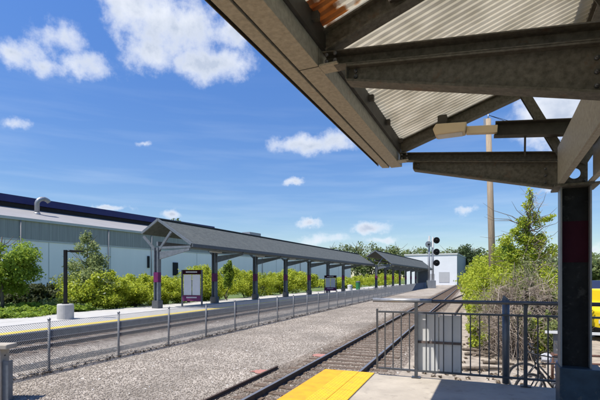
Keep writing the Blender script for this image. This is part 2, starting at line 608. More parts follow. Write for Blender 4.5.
def deck_material():
    m = bpy.data.materials.new('roof_deck')
    m.use_nodes = True
    nt = m.node_tree
    N, L = nt.nodes, nt.links
    b = N['Principled BSDF']
    b.inputs['Roughness'].default_value = .55
    tc = N.new('ShaderNodeTexCoord')
    sep = N.new('ShaderNodeSeparateXYZ')
    L.new(tc.outputs['Object'], sep.inputs[0])
    nz = N.new('ShaderNodeTexNoise')
    nz.inputs['Scale'].default_value = 3.5
    nz.inputs['Detail'].default_value = 7
    L.new(tc.outputs['Object'], nz.inputs['Vector'])
    rp = N.new('ShaderNodeValToRGB')
    rp.color_ramp.elements[0].color = (.66, .63, .55, 1)
    rp.color_ramp.elements[1].color = (.8, .77, .69, 1)
    rp.color_ramp.elements[0].position = .35
    rp.color_ramp.elements[1].position = .62
    L.new(nz.outputs[0], rp.inputs[0])
    # rust stain: low down at the eave, by the second frame
    vm = N.new('ShaderNodeVectorMath')
    vm.operation = 'SUBTRACT'
    L.new(tc.outputs['Object'], vm.inputs[0])
    vm.inputs[1].default_value = RUST_AT
    sc = N.new('ShaderNodeVectorMath')
    sc.operation = 'MULTIPLY'
    L.new(vm.outputs[0], sc.inputs[0])
    sc.inputs[1].default_value = (3.2, 5.2, 0)
    ln = N.new('ShaderNodeVectorMath')
    ln.operation = 'LENGTH'
    L.new(sc.outputs[0], ln.inputs[0])
    n2 = N.new('ShaderNodeTexNoise')
    n2.inputs['Scale'].default_value = 7
    n2.inputs['Detail'].default_value = 9
    L.new(tc.outputs['Object'], n2.inputs['Vector'])
    a = N.new('ShaderNodeMath')
    a.operation = 'MULTIPLY_ADD'
    L.new(n2.outputs[0], a.inputs[0])
    a.inputs[1].default_value = 2.4
    a.inputs[2].default_value = -.45
    s2 = N.new('ShaderNodeMath')
    s2.operation = 'SUBTRACT'
    L.new(a.outputs[0], s2.inputs[0])
    L.new(ln.outputs['Value'], s2.inputs[1])
    mr = N.new('ShaderNodeMapRange')
    L.new(s2.outputs[0], mr.inputs[0])
    mr.inputs[1].default_value = 0
    mr.inputs[2].default_value = .25
    r2 = N.new('ShaderNodeValToRGB')
    r2.color_ramp.elements[0].color = (.2, .075, .025, 1)
    r2.color_ramp.elements[1].color = (.5, .27, .11, 1)
    r2.color_ramp.elements[0].position = .4
    r2.color_ramp.elements[1].position = .6
    L.new(nz.outputs[0], r2.inputs[0])
    mx = N.new('ShaderNodeMix')
    mx.data_type = 'RGBA'
    L.new(mr.outputs[0], mx.inputs['Factor'])
    L.new(rp.outputs[0], mx.inputs['A'])
    L.new(r2.outputs[0], mx.inputs['B'])
    L.new(mx.outputs['Result'], b.inputs['Base Color'])
    # translucency added to brighten the underside of the deck
    t = N.new('ShaderNodeBsdfTranslucent')
    L.new(mx.outputs['Result'], t.inputs[0])
    ms = N.new('ShaderNodeMixShader')
    ms.inputs[0].default_value = .58
    L.new(b.outputs[0], ms.inputs[1])
    L.new(t.outputs[0], ms.inputs[2])
    L.new(ms.outputs[0], N['Material Output'].inputs[0])
    return m


# ================================================================== SETTING
G = -1.10          # track-side ground
TOR = -0.95        # top of rail
FP = -0.75         # far platform surface


def sheet(name, pts, z, m, kind='structure'):
    mb = MB()
    mb.add([(x, y, z) for x, y in pts], [tuple(range(len(pts)))])
    o = mb.build(name, m)
    tag(o, kind=kind)
    return o


sheet('ground', [(-1500, -600), (1500, -600), (1500, 2400), (-1500, 2400)], G - .05, M['grass'])
sheet('gravel_yard', [(-16.3, -30), (-4.9, -30), (-4.9, 260), (-16.3, 260)], G, M['gravel'])
sheet('track_bed', [(-5.0, -30), (-1.7, -30), (-1.7, 260), (-5.0, 260)], G + .004, M['ballast'])
sheet('track_bed_beyond_fence', [(-16.29, -30), (-13.1, -30), (-13.1, 260), (-16.29, 260)], G + .004, M['ballast'])
sheet('dark_gravel_strip', [(-11.95, -30), (-11.15, -30), (-11.15, 160), (-11.95, 160)], G + .006, M['dark_ballast'])  # strip of darker gravel parallel to the tracks
sheet('dirt_ground', [(-1.75, -2), (12, -2), (12, 45), (1.5, 90), (-1.75, 140)], G + .002, M['dirt'])
sheet('parking_lot', [(9.0, 6), (90, 6), (90, 80), (9.0, 50)], G + .008, M['asphalt'])
sheet('planting_bed', [(-60, -40), (-23.2, -40), (-23.2, 200), (-60, 200)], G + .10, M['grass'])


# far low platform
mb = MB()
mb.box(-23.2, -16.3, -40, 150, G, FP)
tag(mb.build('platform_beyond_tracks', M['concrete_pale'], bevel=.02), kind='structure')
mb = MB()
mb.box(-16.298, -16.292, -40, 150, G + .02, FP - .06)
tag(mb.build('shaded_edge_face', M['concrete_dark']), kind='structure')  # thin dark sheet: the shade on the edge face is painted in
mb = MB()
mb.box(-16.95, -16.32, -40, 150, FP + .002, FP + .008)
tag(mb.build('yellow_edge_line', M['yellow_far']), kind='structure')

# near high platform
PE = 6.33
mb = MB()
mb.box(-2.06, 4.2, -9, PE, G, -.004)
mb.add([], [])
tag(mb.build('platform', M['concrete'], bevel=.012), kind='structure')
mb = MB()
mb.box(-1.30, -1.292, -9, PE - .01, -.004, -.0015)
mb.box(-1.9, 4.1, 3.195, 3.203, -.004, -.0015)
tag(mb.build('platform_joint', M['concrete_dark']), kind='structure')
mb = MB()
mb.box(-2.06, -1.76, -9, PE - .005, -.003, .004)
tag(mb.build('orange_edge_band', M['orange']), kind='structure')
mb = MB()
for k in range(14):
    y1 = PE - .006 - k * 1.1
    for a, b_ in ((-1.757, -1.534), (-1.527, -1.304)):
        mb.box(a, b_, max(y1 - 1.094, -9), y1, -.003, .006)
        if k < 3:
            nx = 5
            for i in range(nx):
                for j in range(18):
                    cx = a + (i + .5) * (b_ - a) / nx
                    cy = y1 - (j + .5) * 1.094 / 18
                    mb.add([(cx - .014, cy - .014, .006), (cx + .014, cy - .014, .006), (cx + .014, cy + .014, .006), (cx - .014, cy + .014, .006),
                            (cx - .008, cy - .008, .011), (cx + .008, cy - .008, .011), (cx + .008, cy + .008, .011), (cx - .008, cy + .008, .011)],
                           [(4, 5, 6, 7), (0, 1, 5, 4), (1, 2, 6, 5), (2, 3, 7, 6), (3, 0, 4, 7)])
tag(mb.build('yellow_tactile_strip', M['yellow']), kind='structure')

# ------------------------------------------------------------------ tracks
RAILP = [(-.07, 0), (.07, 0), (.07, .012), (.012, .03), (.012, .11), (.036, .12), (.036, .15), (-.036, .15), (-.036, .12), (-.012, .11), (-.012, .03), (-.07, .012)]


def track(cx, y0, y1, label, n_parts, tie_on=True):
    t = tag(empty('railway_track', (cx, y0, G)), label, 'railway track')
    for s_ in (-1, 1):
        mb = MB()
        mb.prism([(x + s_ * .752, z) for x, z in RAILP], 0, y1 - y0)
        r = mb.build('rail', M['rail_side'], t)
        mb = MB()
        mb.box(s_ * .752 - .033, s_ * .752 + .033, .001, y1 - y0 - .001, .1502, .1525)
        mb.build('rail_head', M['rail_top'], r)
    n = int((y1 - y0) / .52)
    rest = MB()
    first = [MB() for _ in range(n)]
    for k in range(n):
        rr = random.Random(k * 7 + int(cx * 10))
        c = (k + .5) * .52 + rr.uniform(-.03, .03)
        sh = rr.uniform(-.06, .06)
        a = R(rr.uniform(-1.2, 1.2))
        Mx = Matrix.Translation((sh, c, 0)) @ Matrix.Rotation(a, 4, 'Z')
        tgt = MB() if k < n_parts else rest
        tgt.box(-1.28, 1.28, -.115, .115, -.1, .018 + rr.uniform(-.008, .012), Mx)
        for s_ in (-1, 1):
            tgt.box(s_ * .752 - .15 - sh, s_ * .752 + .15 - sh, -.09, .09, .02, .034, Mx)
        if k < n_parts:
            tgt.build('sleeper', M['tie'], t)
    if rest.v:
        tag(rest.build('sleepers_in_distance', M['tie'], t), kind='stuff')
    return t


track(-3.33, 2.0, 230, 'rusty railway track with worn wooden sleepers beside the near platform', 100)
track(-14.75, -2.0, 230, 'railway track behind the chain link fence, along the low platform', 60)
# turnout rails curving off to the right behind the bushes
t = tag(empty('siding_track', (-1.0, 24, G)), 'siding rails splitting off to the right beside the green shrubs', 'railway track')
for off in (0, 1.504):
    mb = MB()
    pts = [(-1.45 + off + .0009 * (k * 2.0) ** 2, k * 2.0) for k in range(22)]
    for (x0, ya), (x1, yb) in zip(pts, pts[1:]):
        mb.bar((x0, ya, .085), (x1, yb + .01, .085), .07, .15)
    mb.build('rail', M['rail_side'], t)
for k in range(40):
    mb = MB()
    x = -1.45 + .752 + .0009 * (k * 1.05) ** 2
    mb.box(x - 1.2, x + 1.2, k * 1.05 - .11, k * 1.05 + .11, -.08, .014)
    mb.build('sleeper', M['tie'], t)

# a spare rail lying on the gravel
mb = MB()
mb.prism([(x * .7, z * .55) for x, z in RAILP], 0, 5.6, Matrix.Translation((-4.86, 5.2, G + .02)) @ Matrix.Rotation(R(.3), 4, 'Z'))
tag(mb.build('spare_rail', M['rail_side']), 'loose rusty rail lying on the gravel left of the near track', 'rail')


# gravel stones
def stones(name, n, xr, yr, z, smin, smax, m):
    V = np.array([[1, 0, 0], [-1, 0, 0], [0, 1, 0], [0, -1, 0], [0, 0, 1], [0, 0, -1]], float)
    T = np.array([[0, 2, 4], [2, 1, 4], [1, 3, 4], [3, 0, 4], [2, 0, 5], [1, 2, 5], [3, 1, 5], [0, 3, 5]])
    y = yr[0] + (yr[1] - yr[0]) * RNG.random(n) ** 2.0
    c = np.stack([RNG.uniform(*xr, n), y, np.full(n, z)], 1)
    s = smin + (smax - smin) * RNG.random(n) ** 2
    ax = RNG.uniform(.6, 1.25, (n, 6, 1))
    q = RNG.normal(size=(n, 3, 3))
    q, _ = np.linalg.qr(q)
    v = np.einsum('nij,kj->nki', q, V) * ax * s[:, None, None]
    v[:, :, 2] *= .75
    v += c[:, None, :]
    v[:, :, 2] += s[:, None] * .3
    f = (T[None] + (np.arange(n) * 6)[:, None, None]).reshape(-1, 3)
    return tag(fast_mesh(name, v.reshape(-1, 3), f, m), kind='stuff')


stones('gravel_stones', 90000, (-10.6, -4.75), (3.5, 62), G, .009, .026, M['stones'])
stones('track_stones', 20000, (-4.9, -1.8), (3.5, 45), G, .014, .038, M['stones_brown'])
stones('stones_behind_fence', 16000, (-16.2, -10.6), (2, 40), G, .015, .035, M['stones'])

V_ = RNG.uniform(0, 1, (2600, 2))
_pts = [(-10.45 + (a - .5) * .5, 5 + 50 * b_ ** 1.6, G + .03) for a, b_ in V_]

# red paint marks on the gravel
for (px, py, rx, ry) in ((261, 372, .24, .11), (320, 356, .26, .12)):
    Z = (EYE - G) * F / (py - HZ)
    c = PX(px, Z, G + .022)
    mb = MB()
    ring = []
    for k in range(22):
        a = 2 * math.pi * k / 22
        rr = 1 + random.uniform(-.35, .25)
        ring.append((c.x + rx * rr * math.cos(a) * 1.2, c.y + ry * rr * math.sin(a) * 2.2, c.z))
    mb.add(ring, [tuple(range(22))])
    tag(mb.build('red_paint_mark', M['red_paint']), kind='structure')


# ================================================================== NEAR CANOPY
CA = R(24.2) - YAW       # canopy axis is turned this much right of the tracks
U0, V0 = .77, 5.365      # local origin: foot of the visible column


def canopy_frame(u, v):
    return Vector((u * math.cos(CA) + v * math.sin(CA), -u * math.sin(CA) + v * math.cos(CA), 0))


o = canopy_frame(U0, V0)
can = tag(empty('platform_canopy', o, -CA), 'weathered steel platform canopy with corrugated roof overhead', 'canopy')
E = EYE
RUST_AT = (-1.76, -2.78, 3.05)
M['deck'] = deck_material()
M['wire'] = mat('wire', (.2, .21, .22), .5, metal=.3, var=.1)


def UV(u, v, h):
    return Vector((u - U0, v - V0, E + h))


FR = (5.365, 2.78, .2, -2.4)
VEND, VBACK = 5.62, -3.2
raft = lambda u: 1.545 + .354 * (u + 1.03)          # rafter underside
RIDGE_U = .77
raft2 = lambda u: raft(RIDGE_U) - .40 * (u - RIDGE_U)
FAR_U = 1.72
tie_top = lambda u: 1.535 - .11 * (u + 1.08)

ISEC = lambda w, h, t: [(-w / 2, -h / 2), (w / 2, -h / 2), (w / 2, -h / 2 + t), (t / 2, -h / 2 + t), (t / 2, h / 2 - t), (w / 2, h / 2 - t),
                        (w / 2, h / 2), (-w / 2, h / 2), (-w / 2, h / 2 - t), (-t / 2, h / 2 - t), (-t / 2, -h / 2 + t), (-w / 2, -h / 2 + t)]
for fi, v in enumerate(FR):
    # tie channel
    mb = MB()
    a, b_ = UV(-1.07, v, tie_top(-1.08) - .05), UV(.62, v, tie_top(.62) - .05)
    mb.bar(a, b_, .09, .10, prof=[(-.045, -.05), (.045, -.05), (.045, -.042), (-.037, -.042), (-.037, .042), (.045, .042), (.045, .05), (-.045, .05)])
    mb.build('tie_beam', M['steel'], can)
    # tapered cantilever (web + flange)
    mb = MB()
    top0, top1 = tie_top(-.89) - .104, tie_top(.7) - .104
    bot0, bot1 = 1.315, .955
    for d0, d1, lo in ((-.008, .008, 0),):
        mb.add([UV(-.89, v + d0, bot0), UV(.68, v + d0, bot1), UV(.68, v + d0, top1), UV(-.89, v + d0, top0),
                UV(-.89, v + d1, bot0), UV(.68, v + d1, bot1), UV(.68, v + d1, top1), UV(-.89, v + d1, top0)],
               [(0, 1, 2, 3), (7, 6, 5, 4), (0, 4, 5, 1), (1, 5, 6, 2), (2, 6, 7, 3), (3, 7, 4, 0)])
    mb.bar(UV(-.89, v, bot0 - .008), UV(.66, v, bot1 - .008), .11, .014)
    mb.bar(UV(-.89, v, top0 - .008), UV(.68, v, top1 - .008), .11, .012)
    mb.box(-.89 - U0 - .008, -.89 - U0, v - V0 - .055, v - V0 + .055, E + bot0, E + top0 - .016)
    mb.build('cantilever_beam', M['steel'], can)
    # end bracket plate under the tie at the gutter
    mb = MB()
    mb.box(-1.08 - U0, -.95 - U0, v - V0 - .07, v - V0 + .05, E + 1.425, E + 1.437)
    mb.build('bracket_plate', M['steel_fascia'], can)
    # rafters
    mb = MB()
    mb.bar(UV(-1.06, v, raft(-1.06) + .07), UV(RIDGE_U, v, raft(RIDGE_U) + .07), .1, .14, prof=ISEC(.10, .14, .012))
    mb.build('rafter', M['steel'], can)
    mb = MB()
    mb.bar(UV(RIDGE_U + .002, v, raft(RIDGE_U) + .07), UV(FAR_U, v, raft2(FAR_U) + .07), .1, .14, prof=ISEC(.10, .14, .012))
    mb.build('rafter', M['steel'], can)
    # V struts
    for uu, hh in ((.30, raft(.3) + .01), (1.3, raft2(1.3) + .01)):
        mb = MB()
        s_ = -1 if uu < RIDGE_U else 1
        mb.bar(UV(.77 + s_ * .06, v + .006, 1.2), UV(uu, v + .006, hh), .09, .085, up=(0, 1, 0), prof=ISEC(.09, .085, .01))
        mb.build('diagonal_strut', M['steel'], can)
    # cleats
    mb = MB()
    for uu in (-.55,):
        mb.box(uu - U0 - .05, uu - U0 + .05, v - V0 - .16, v - V0 - .052, E + raft(uu) + .02, E + raft(uu) + .16)
    mb.build('cleat', M['steel_dark'], can)
    # column: H section, web facing along the track
    c = MB()
    z1 = E + .95
    for s_ in (-1, 1):
        c.box(s_ * .132 - .008, s_ * .132 + .008, v - V0 - .095, v - V0 + .095, 0, z1)
    col_ = c.build('column', M['column_lit_edge'], can)
    c = MB()
    c.box(-.124, .124, v - V0 - .006, v - V0 + .006, 0.01, z1 - .001)
    c.build('column_web', M['column_shade'], col_)
    c = MB()
    c.box(-.1235, .1235, v - V0 - .012, v - V0 - .0065, E + .165, E + .60)
    c.build('maroon_band', M['maroon'], col_)
    c = MB()
    c.box(-.155, .235, v - V0 - .17, v - V0 + .16, .003, E - .93)
    c.build('base_cladding', M['base_blue'], col_, bevel=.008)
    c = MB()
    c.box(-.2, .2, v - V0 - .19, v - V0 + .19, z1, z1 + .02)
    c.build('cap_plate', M['steel'], col_)
    # gusset plate with a round hole
    bm_pts, n = [], 32
    outer = []
    hc, hr = 1.105, .055
    u0, u1, h0, h1 = -.118, .118, .971, 1.36
    for k in range(n):
        a = 2 * math.pi * (k + .5) / n
        dx, dz = math.cos(a), math.sin(a)
        tx = (u1 if dx > 0 else u0) / dx if abs(dx) > 1e-6 else 1e9
        tz = ((h1 - hc) if dz > 0 else (h0 - hc)) / dz if abs(dz) > 1e-6 else 1e9
        t_ = min(tx, tz)
        outer.append((dx * t_, dz * t_))
    inner = [(hr * math.cos(2 * math.pi * (k + .5) / n), hr * math.sin(2 * math.pi * (k + .5) / n)) for k in range(n)]
    c = MB()
    vs = []
    for y_ in (v - V0 - .006, v - V0 + .006):
        vs += [(x, y_, E + hc + z) for x, z in outer] + [(x, y_, E + hc + z) for x, z in inner]
    fs = []
    for k in range(n):
        j = (k + 1) % n
        fs += [(k, j, n + j, n + k), (2 * n + k, 3 * n + k, 3 * n + j, 2 * n + j), (n + k, n + j, 3 * n + j, 3 * n + k), (k, 2 * n + k, 2 * n + j, j)]
    c.add(vs, fs)
    c.build('gusset_plate', M['steel'], can)

# twin longitudinal channels over the columns
for u_, s_ in ((.605, 1), (.915, -1)):
    mb = MB()
    pr = [(0, 0), (0, .4), (s_ * -.0, .4)]
    x = u_ - U0
    t_ = .012
    mb.box(x - t_ / 2, x + t_ / 2, VBACK - V0, 5.22 - V0, E + .975, E + 1.36)
    for z in (.973, 1.348):
        mb.box(min(x, x + s_ * .05) + (t_ / 2 if s_ > 0 else 0), max(x, x + s_ * .05) - (t_ / 2 if s_ < 0 else 0),
               VBACK - V0 + .001, 5.219 - V0, E + z, E + z + .014)
    mb.build('girder', M['steel_fascia'], can)
mb = MB()
mb.bar(UV(RIDGE_U, VBACK, raft(RIDGE_U) - .062), UV(RIDGE_U, 5.3, raft(RIDGE_U) - .062), .12, .12, prof=ISEC(.12, .12, .012))
mb.build('ridge_beam', M['steel'], can)
# eave channel: wide soffit, inner face; outer gutter with lip
mb = MB()
mb.box(-1.228 - U0, -1.085 - U0, VBACK - V0, VEND - V0, E + 1.43, E + 1.64)
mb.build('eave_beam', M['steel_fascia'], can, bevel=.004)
mb = MB()
mb.box(-1.084 - U0, -1.055 - U0, VBACK - V0, VEND - V0 - .02, E + 1.56, E + 1.70)
for k in range(13):
    v = VBACK + .3 + k * .68
    mb.box(-1.0545 - U0, -1.01 - U0, v - V0 - .02, v - V0 + .02, E + 1.63, E + 1.68)
mb.build('eave_angle', M['steel_dark'], can)
mb = MB()
mb.prism([(-1.335 - U0, E + 1.432), (-1.242 - U0, E + 1.425), (-1.242 - U0, E + 1.62), (-1.39 - U0, E + 1.62), (-1.39 - U0, E + 1.50)], VBACK - V0, VEND - V0 - .03)
mb.build('gutter', M['steel_fascia'], can, bevel=.004)
mb = MB()
mb.prism([(-1.40 - U0, E + 1.47), (-1.393 - U0, E + 1.47), (-1.393 - U0, E + 1.66), (-1.22 - U0, E + 1.70), (-1.22 - U0, E + 1.71), (-1.40 - U0, E + 1.67)], VBACK - V0, VEND - V0)
mb.build('drip_edge', M['steel_dark'], can)
mb = MB()
for v in (2.72, .1):
    mb.box(-1.229 - U0, -1.0849 - U0, v - V0 - .003, v - V0 + .003, E + 1.4275, E + 1.60)
mb.build('beam_joint', M['steel_dark'], can)


# corrugated deck
def deck(u_a, h_a, u_b, h_b):
    pitch, dep = .072, .02
    n = int((VEND + .02 - VBACK) / pitch)
    V, Fs = [], []
    prof = []
    for k in range(n):
        v = VBACK + k * pitch
        for dv, dz in ((0, 0), (.022, 0), (.034, dep), (.060, dep)):
            prof.append((v + dv, dz))
    for (v, dz) in prof:
        V.append((u_a - U0, v - V0, E + h_a + dz))
        V.append((u_b - U0, v - V0, E + h_b + dz))
    for i in range(len(prof) - 1):
        Fs.append((2 * i, 2 * i + 1, 2 * i + 3, 2 * i + 2))
    mb = MB()
    mb.add(V, Fs)
    mb.build('roof_deck', M['deck'], can, solid=.0015)


dk = .142 / math.cos(math.atan(.354)) + .01
deck(-1.10, raft(-1.10) + dk, RIDGE_U - .01, raft(RIDGE_U - .01) + dk)
deck(RIDGE_U + .01, raft2(RIDGE_U + .01) + dk, FAR_U + .05, raft2(FAR_U + .05) + dk)
mb = MB()
mb.bar(UV(RIDGE_U, VBACK, raft(RIDGE_U) + dk + .04), UV(RIDGE_U, VEND + .02, raft(RIDGE_U) + dk + .04), .28, .02)
mb.build('ridge_cap', M['steel_dark'], can)
mb = MB()
mb.bar(UV(-1.05, VEND - .01, raft(-1.05) + dk - .02), UV(RIDGE_U - .05, VEND - .01, raft(RIDGE_U - .05) + dk - .02), .02, .05)
mb.build('gable_trim', M['steel'], can)

# bolts at the connections, a conduit clipped to the nearer frame
def bolt(u, v, h):
    mb = MB()
    mb.tube([UV(u, v, h), UV(u, v - .014, h)], .013, 6)
    mb.tube([UV(u, v - .0142, h), UV(u, v - .022, h)], .007, 6)
    mb.build('bolt', M['galv_dark'], can)


for v in FR[:2]:
    for du in (.03, .09):
        bolt(-1.06 + du, v - .045, tie_top(-1.03) - .03)
        bolt(-1.06 + du, v - .045, tie_top(-1.03) - .075)
    for k in range(4):
        bolt(.50, v - .008, 1.03 + k * .075)
    for (u_, h_) in ((.68, 1.02), (.86, 1.02), (.68, 1.3), (.86, 1.3)):
        bolt(u_, v - .006, h_)
    for k in range(3):
        bolt(-.84, v - .008, 1.335 + k * .035)
mb = MB()
mb.tube([UV(-.6, 2.66, raft(-.6) + .02), UV(.6, 2.66, raft(.6) + .02)], .012, 8)
mb.build('conduit', M['galv'], can)

# floodlight on its arm, at the gable end
fl = tag(empty('floodlight', o, -CA), 'cream floodlight on a dark horizontal arm under the canopy gable', 'light')
mb = MB()
mb.bar(UV(.0, 5.235, 1.635), UV(.86, 5.235, 1.545), .1, .16, prof=[(-.05, -.08), (.05, -.08), (.05, -.07), (-.04, -.07), (-.04, .07), (.05, .07), (.05, .08), (-.05, .08)])
mb.build('arm', M['steel_dark'], fl)
mb = MB()
mb.bar(UV(-.29, 5.235, 1.665), UV(.03, 5.235, 1.635), .07, .085)
mb.build('bracket', M['cream'], fl, bevel=.008)
mb = MB()
mb.prism([(-.62 - U0, E + 1.63), (-.30 - U0, E + 1.63), (-.28 - U0, E + 1.73), (-.61 - U0, E + 1.755), (-.645 - U0, E + 1.70)], 5.12 - V0, 5.31 - V0)
mb.build('housing', M['cream'], fl, bevel=.012)
mb = MB()
mb.box(-.60 - U0, -.33 - U0, 5.14 - V0, 5.29 - V0, E + 1.624, E + 1.6295)
mb.build('lens', M['poster'], fl)
mb = MB()
mb.bar(UV(.30, 5.25, 1.55), UV(.30, 5.30, 1.33), .02, .02)
mb.build('conduit', M['steel_dark'], fl)


# ================================================================== RAILING
RY = 6.26
rl = tag(empty('platform_railing', (-1.25, RY, 0)), 'dark metal picket railing across the end of the near platform', 'railing')
XR = 4.1
mb = MB()
mb.tube([(.75, 0, 1.075), (XR + 1.25, 0, 1.075)], .026, 10)
mb.build('handrail', M['railing_paint'], rl)
mb = MB()
mb.tube([(-.06, 0, 1.08), (.76, 0, 1.08)], .031, 10)
mb.build('handrail_sleeve', M['galv'], rl)
mb = MB()
mb.box(.02, XR + 1.25, -.018, .018, .90, .925)
mb.box(.02, XR + 1.25, -.018, .018, .085, .11)
mb.build('cross_rail', M['railing_paint'], rl)
for x in (.55, 1.92, 3.3, 4.6):
    mb = MB()
    mb.box(x - .022, x + .022, -.022, .022, .004, 1.05)
    mb.box(x - .06, x + .06, -.05, .05, .001, .012)
    mb.build('post', M['railing_paint'], rl)
x = .0
k = 0
while x < XR + 1.2:
    if min(abs(x - q) for q in (.55, 1.92, 3.3, 4.6)) > .04:
        mb = MB()
        mb.box(x - .008, x + .008, -.008, .008, .1095, .9005 if k else .94)
        mb.build('picket', M['railing_paint'], rl)
    x += .1145
    k += 1
mb = MB()
mb.box(-.012, .012, -.016, .016, .085, .955)
mb.build('end_bar', M['railing_paint'], rl)
# thick galvanised post standing beside the railing, just in front
pc = PX(505, 5.88)
mb = MB()
mb.tube([(pc.x, RY + .085, .0), (pc.x, RY + .085, 1.10)], .045, 14)
mb.add([(pc.x - .05, RY + .07, 1.10), (pc.x + .05, RY + .07, 1.10), (pc.x + .05, RY + .1, 1.10), (pc.x - .05, RY + .1, 1.10), (pc.x - .03, RY + .085, 1.17), (pc.x - .02, RY + .085, 1.17)],
       [(0, 1, 5, 4), (1, 2, 5), (2, 3, 4, 5), (3, 0, 4), (3, 2, 1, 0)])
tag(mb.build('steel_post', M['post_blue']), 'thick blue grey round post rising behind the railing', 'post')
# white panel fixed to the railing, with a rusty strap
pb = tag(empty('barrier_board', (-.4, RY + .06, .09)), 'white board strapped to the outside of the platform railing', 'panel')
mb = MB()
mb.box(-.31, -.005, .0, .025, 0, .80)
mb.box(.005, .30, .0, .025, -.01, .79)
mb.box(-.32, .30, .026, .04, .03, .76)
mb.build('board', M['white_panel'], pb, bevel=.003)
mb = MB()
mb.box(-.32, .29, -.02, -.002, .392, .425)
mb.build('strap', M['strap'], pb)


# ================================================================== FENCE
fx = -10.45
fn = tag(empty('chain_link_fence', (fx, 0, G)), 'chain link fence with thin metal posts between the two tracks', 'fence')
FH = 1.33
ys = [5.85 + 2.46 * k for k in range(46)]
for k, y in enumerate(ys):
    mb = MB()
    ln = random.uniform(-.02, .02)
    mb.tube([(0, y, -.1), (ln, y + ln, FH + .06)], .033, 8)
    mb.lathe([(.045, 0), (.045, .03), (.015, .06)], (ln, y + ln, FH + .05), 8)
    mb.build('fence_post', M['post_fence'], fn)
Vw, Fw = [], []
y0_, y1_, zb_, zt_ = 1.0, ys[-1], .03, FH
pit = .062
for sg in (1, -1):
    for k in range(int((y1_ - y0_ + 2) / pit)):
        ya = y0_ - 1.4 + k * pit if sg > 0 else y0_ + k * pit
        pa, pb_ = [ya, zb_], [ya + sg * (zt_ - zb_), zt_]
        if min(pa[0], pb_[0]) < y0_ or max(pa[0], pb_[0]) > y1_:
            continue
        w_ = .0042
        xo = .03 + sg * .002
        o_ = len(Vw)
        for (yy, zz) in (pa, pb_):
            Vw += [(xo + w_, yy, zz), (xo - w_ * .5, yy + w_ * .6, zz - sg * w_ * .6), (xo - w_ * .5, yy - w_ * .6, zz + sg * w_ * .6)]
        for a in range(3):
            b_ = (a + 1) % 3
            Fw.append((o_ + a, o_ + b_, o_ + 3 + b_, o_ + 3 + a))
fast_mesh('chain_mesh', np.array(Vw), np.array(Fw), M['wire'], fn)
mb = MB()
for z in (.05, FH):
    mb.tube([(.035, 1.0, z), (.035, ys[-1], z)], .006, 5)
mb.build('tension_wire', M['galv'], fn)

# equipment cabinet at bottom left, on the gravel
Z = 8.6
cL = PX(-22, Z)
cR = PX(6.5, Z)
cz = HT(345, Z)
cab = tag(empty('equipment_cabinet', (cR.x, cR.y, G), YAW), 'pale grey concrete block with flat lid at the lower left by the fence', 'cabinet')
mb = MB()
mb.box(-1.2, -.14, .03, .30, 0, cz - G - .10)
mb.build('body', M['concrete'], cab, bevel=.015)
mb = MB()
mb.box(-1.25, 0, 0, .34, cz - G - .10, cz - G)
mb.build('lid', M['concrete'], cab, bevel=.02)
mb = MB()
mb.box(-.14, -.02, .08, .11, 0, cz - G - .34)
mb.box(-.05, -.02, .11, .22, 0, cz - G - .34)
mb.build('steel_angle', M['post_blue'], cab)
mb = MB()
mb.lathe([(.016, 0), (.016, .012)], (0, 0, 0), 8)
mb.v = [(-.08 + a, .08 - c, .95 + b) for a, b, c in mb.v]
mb.build('bolt', M['steel_dark'], cab)


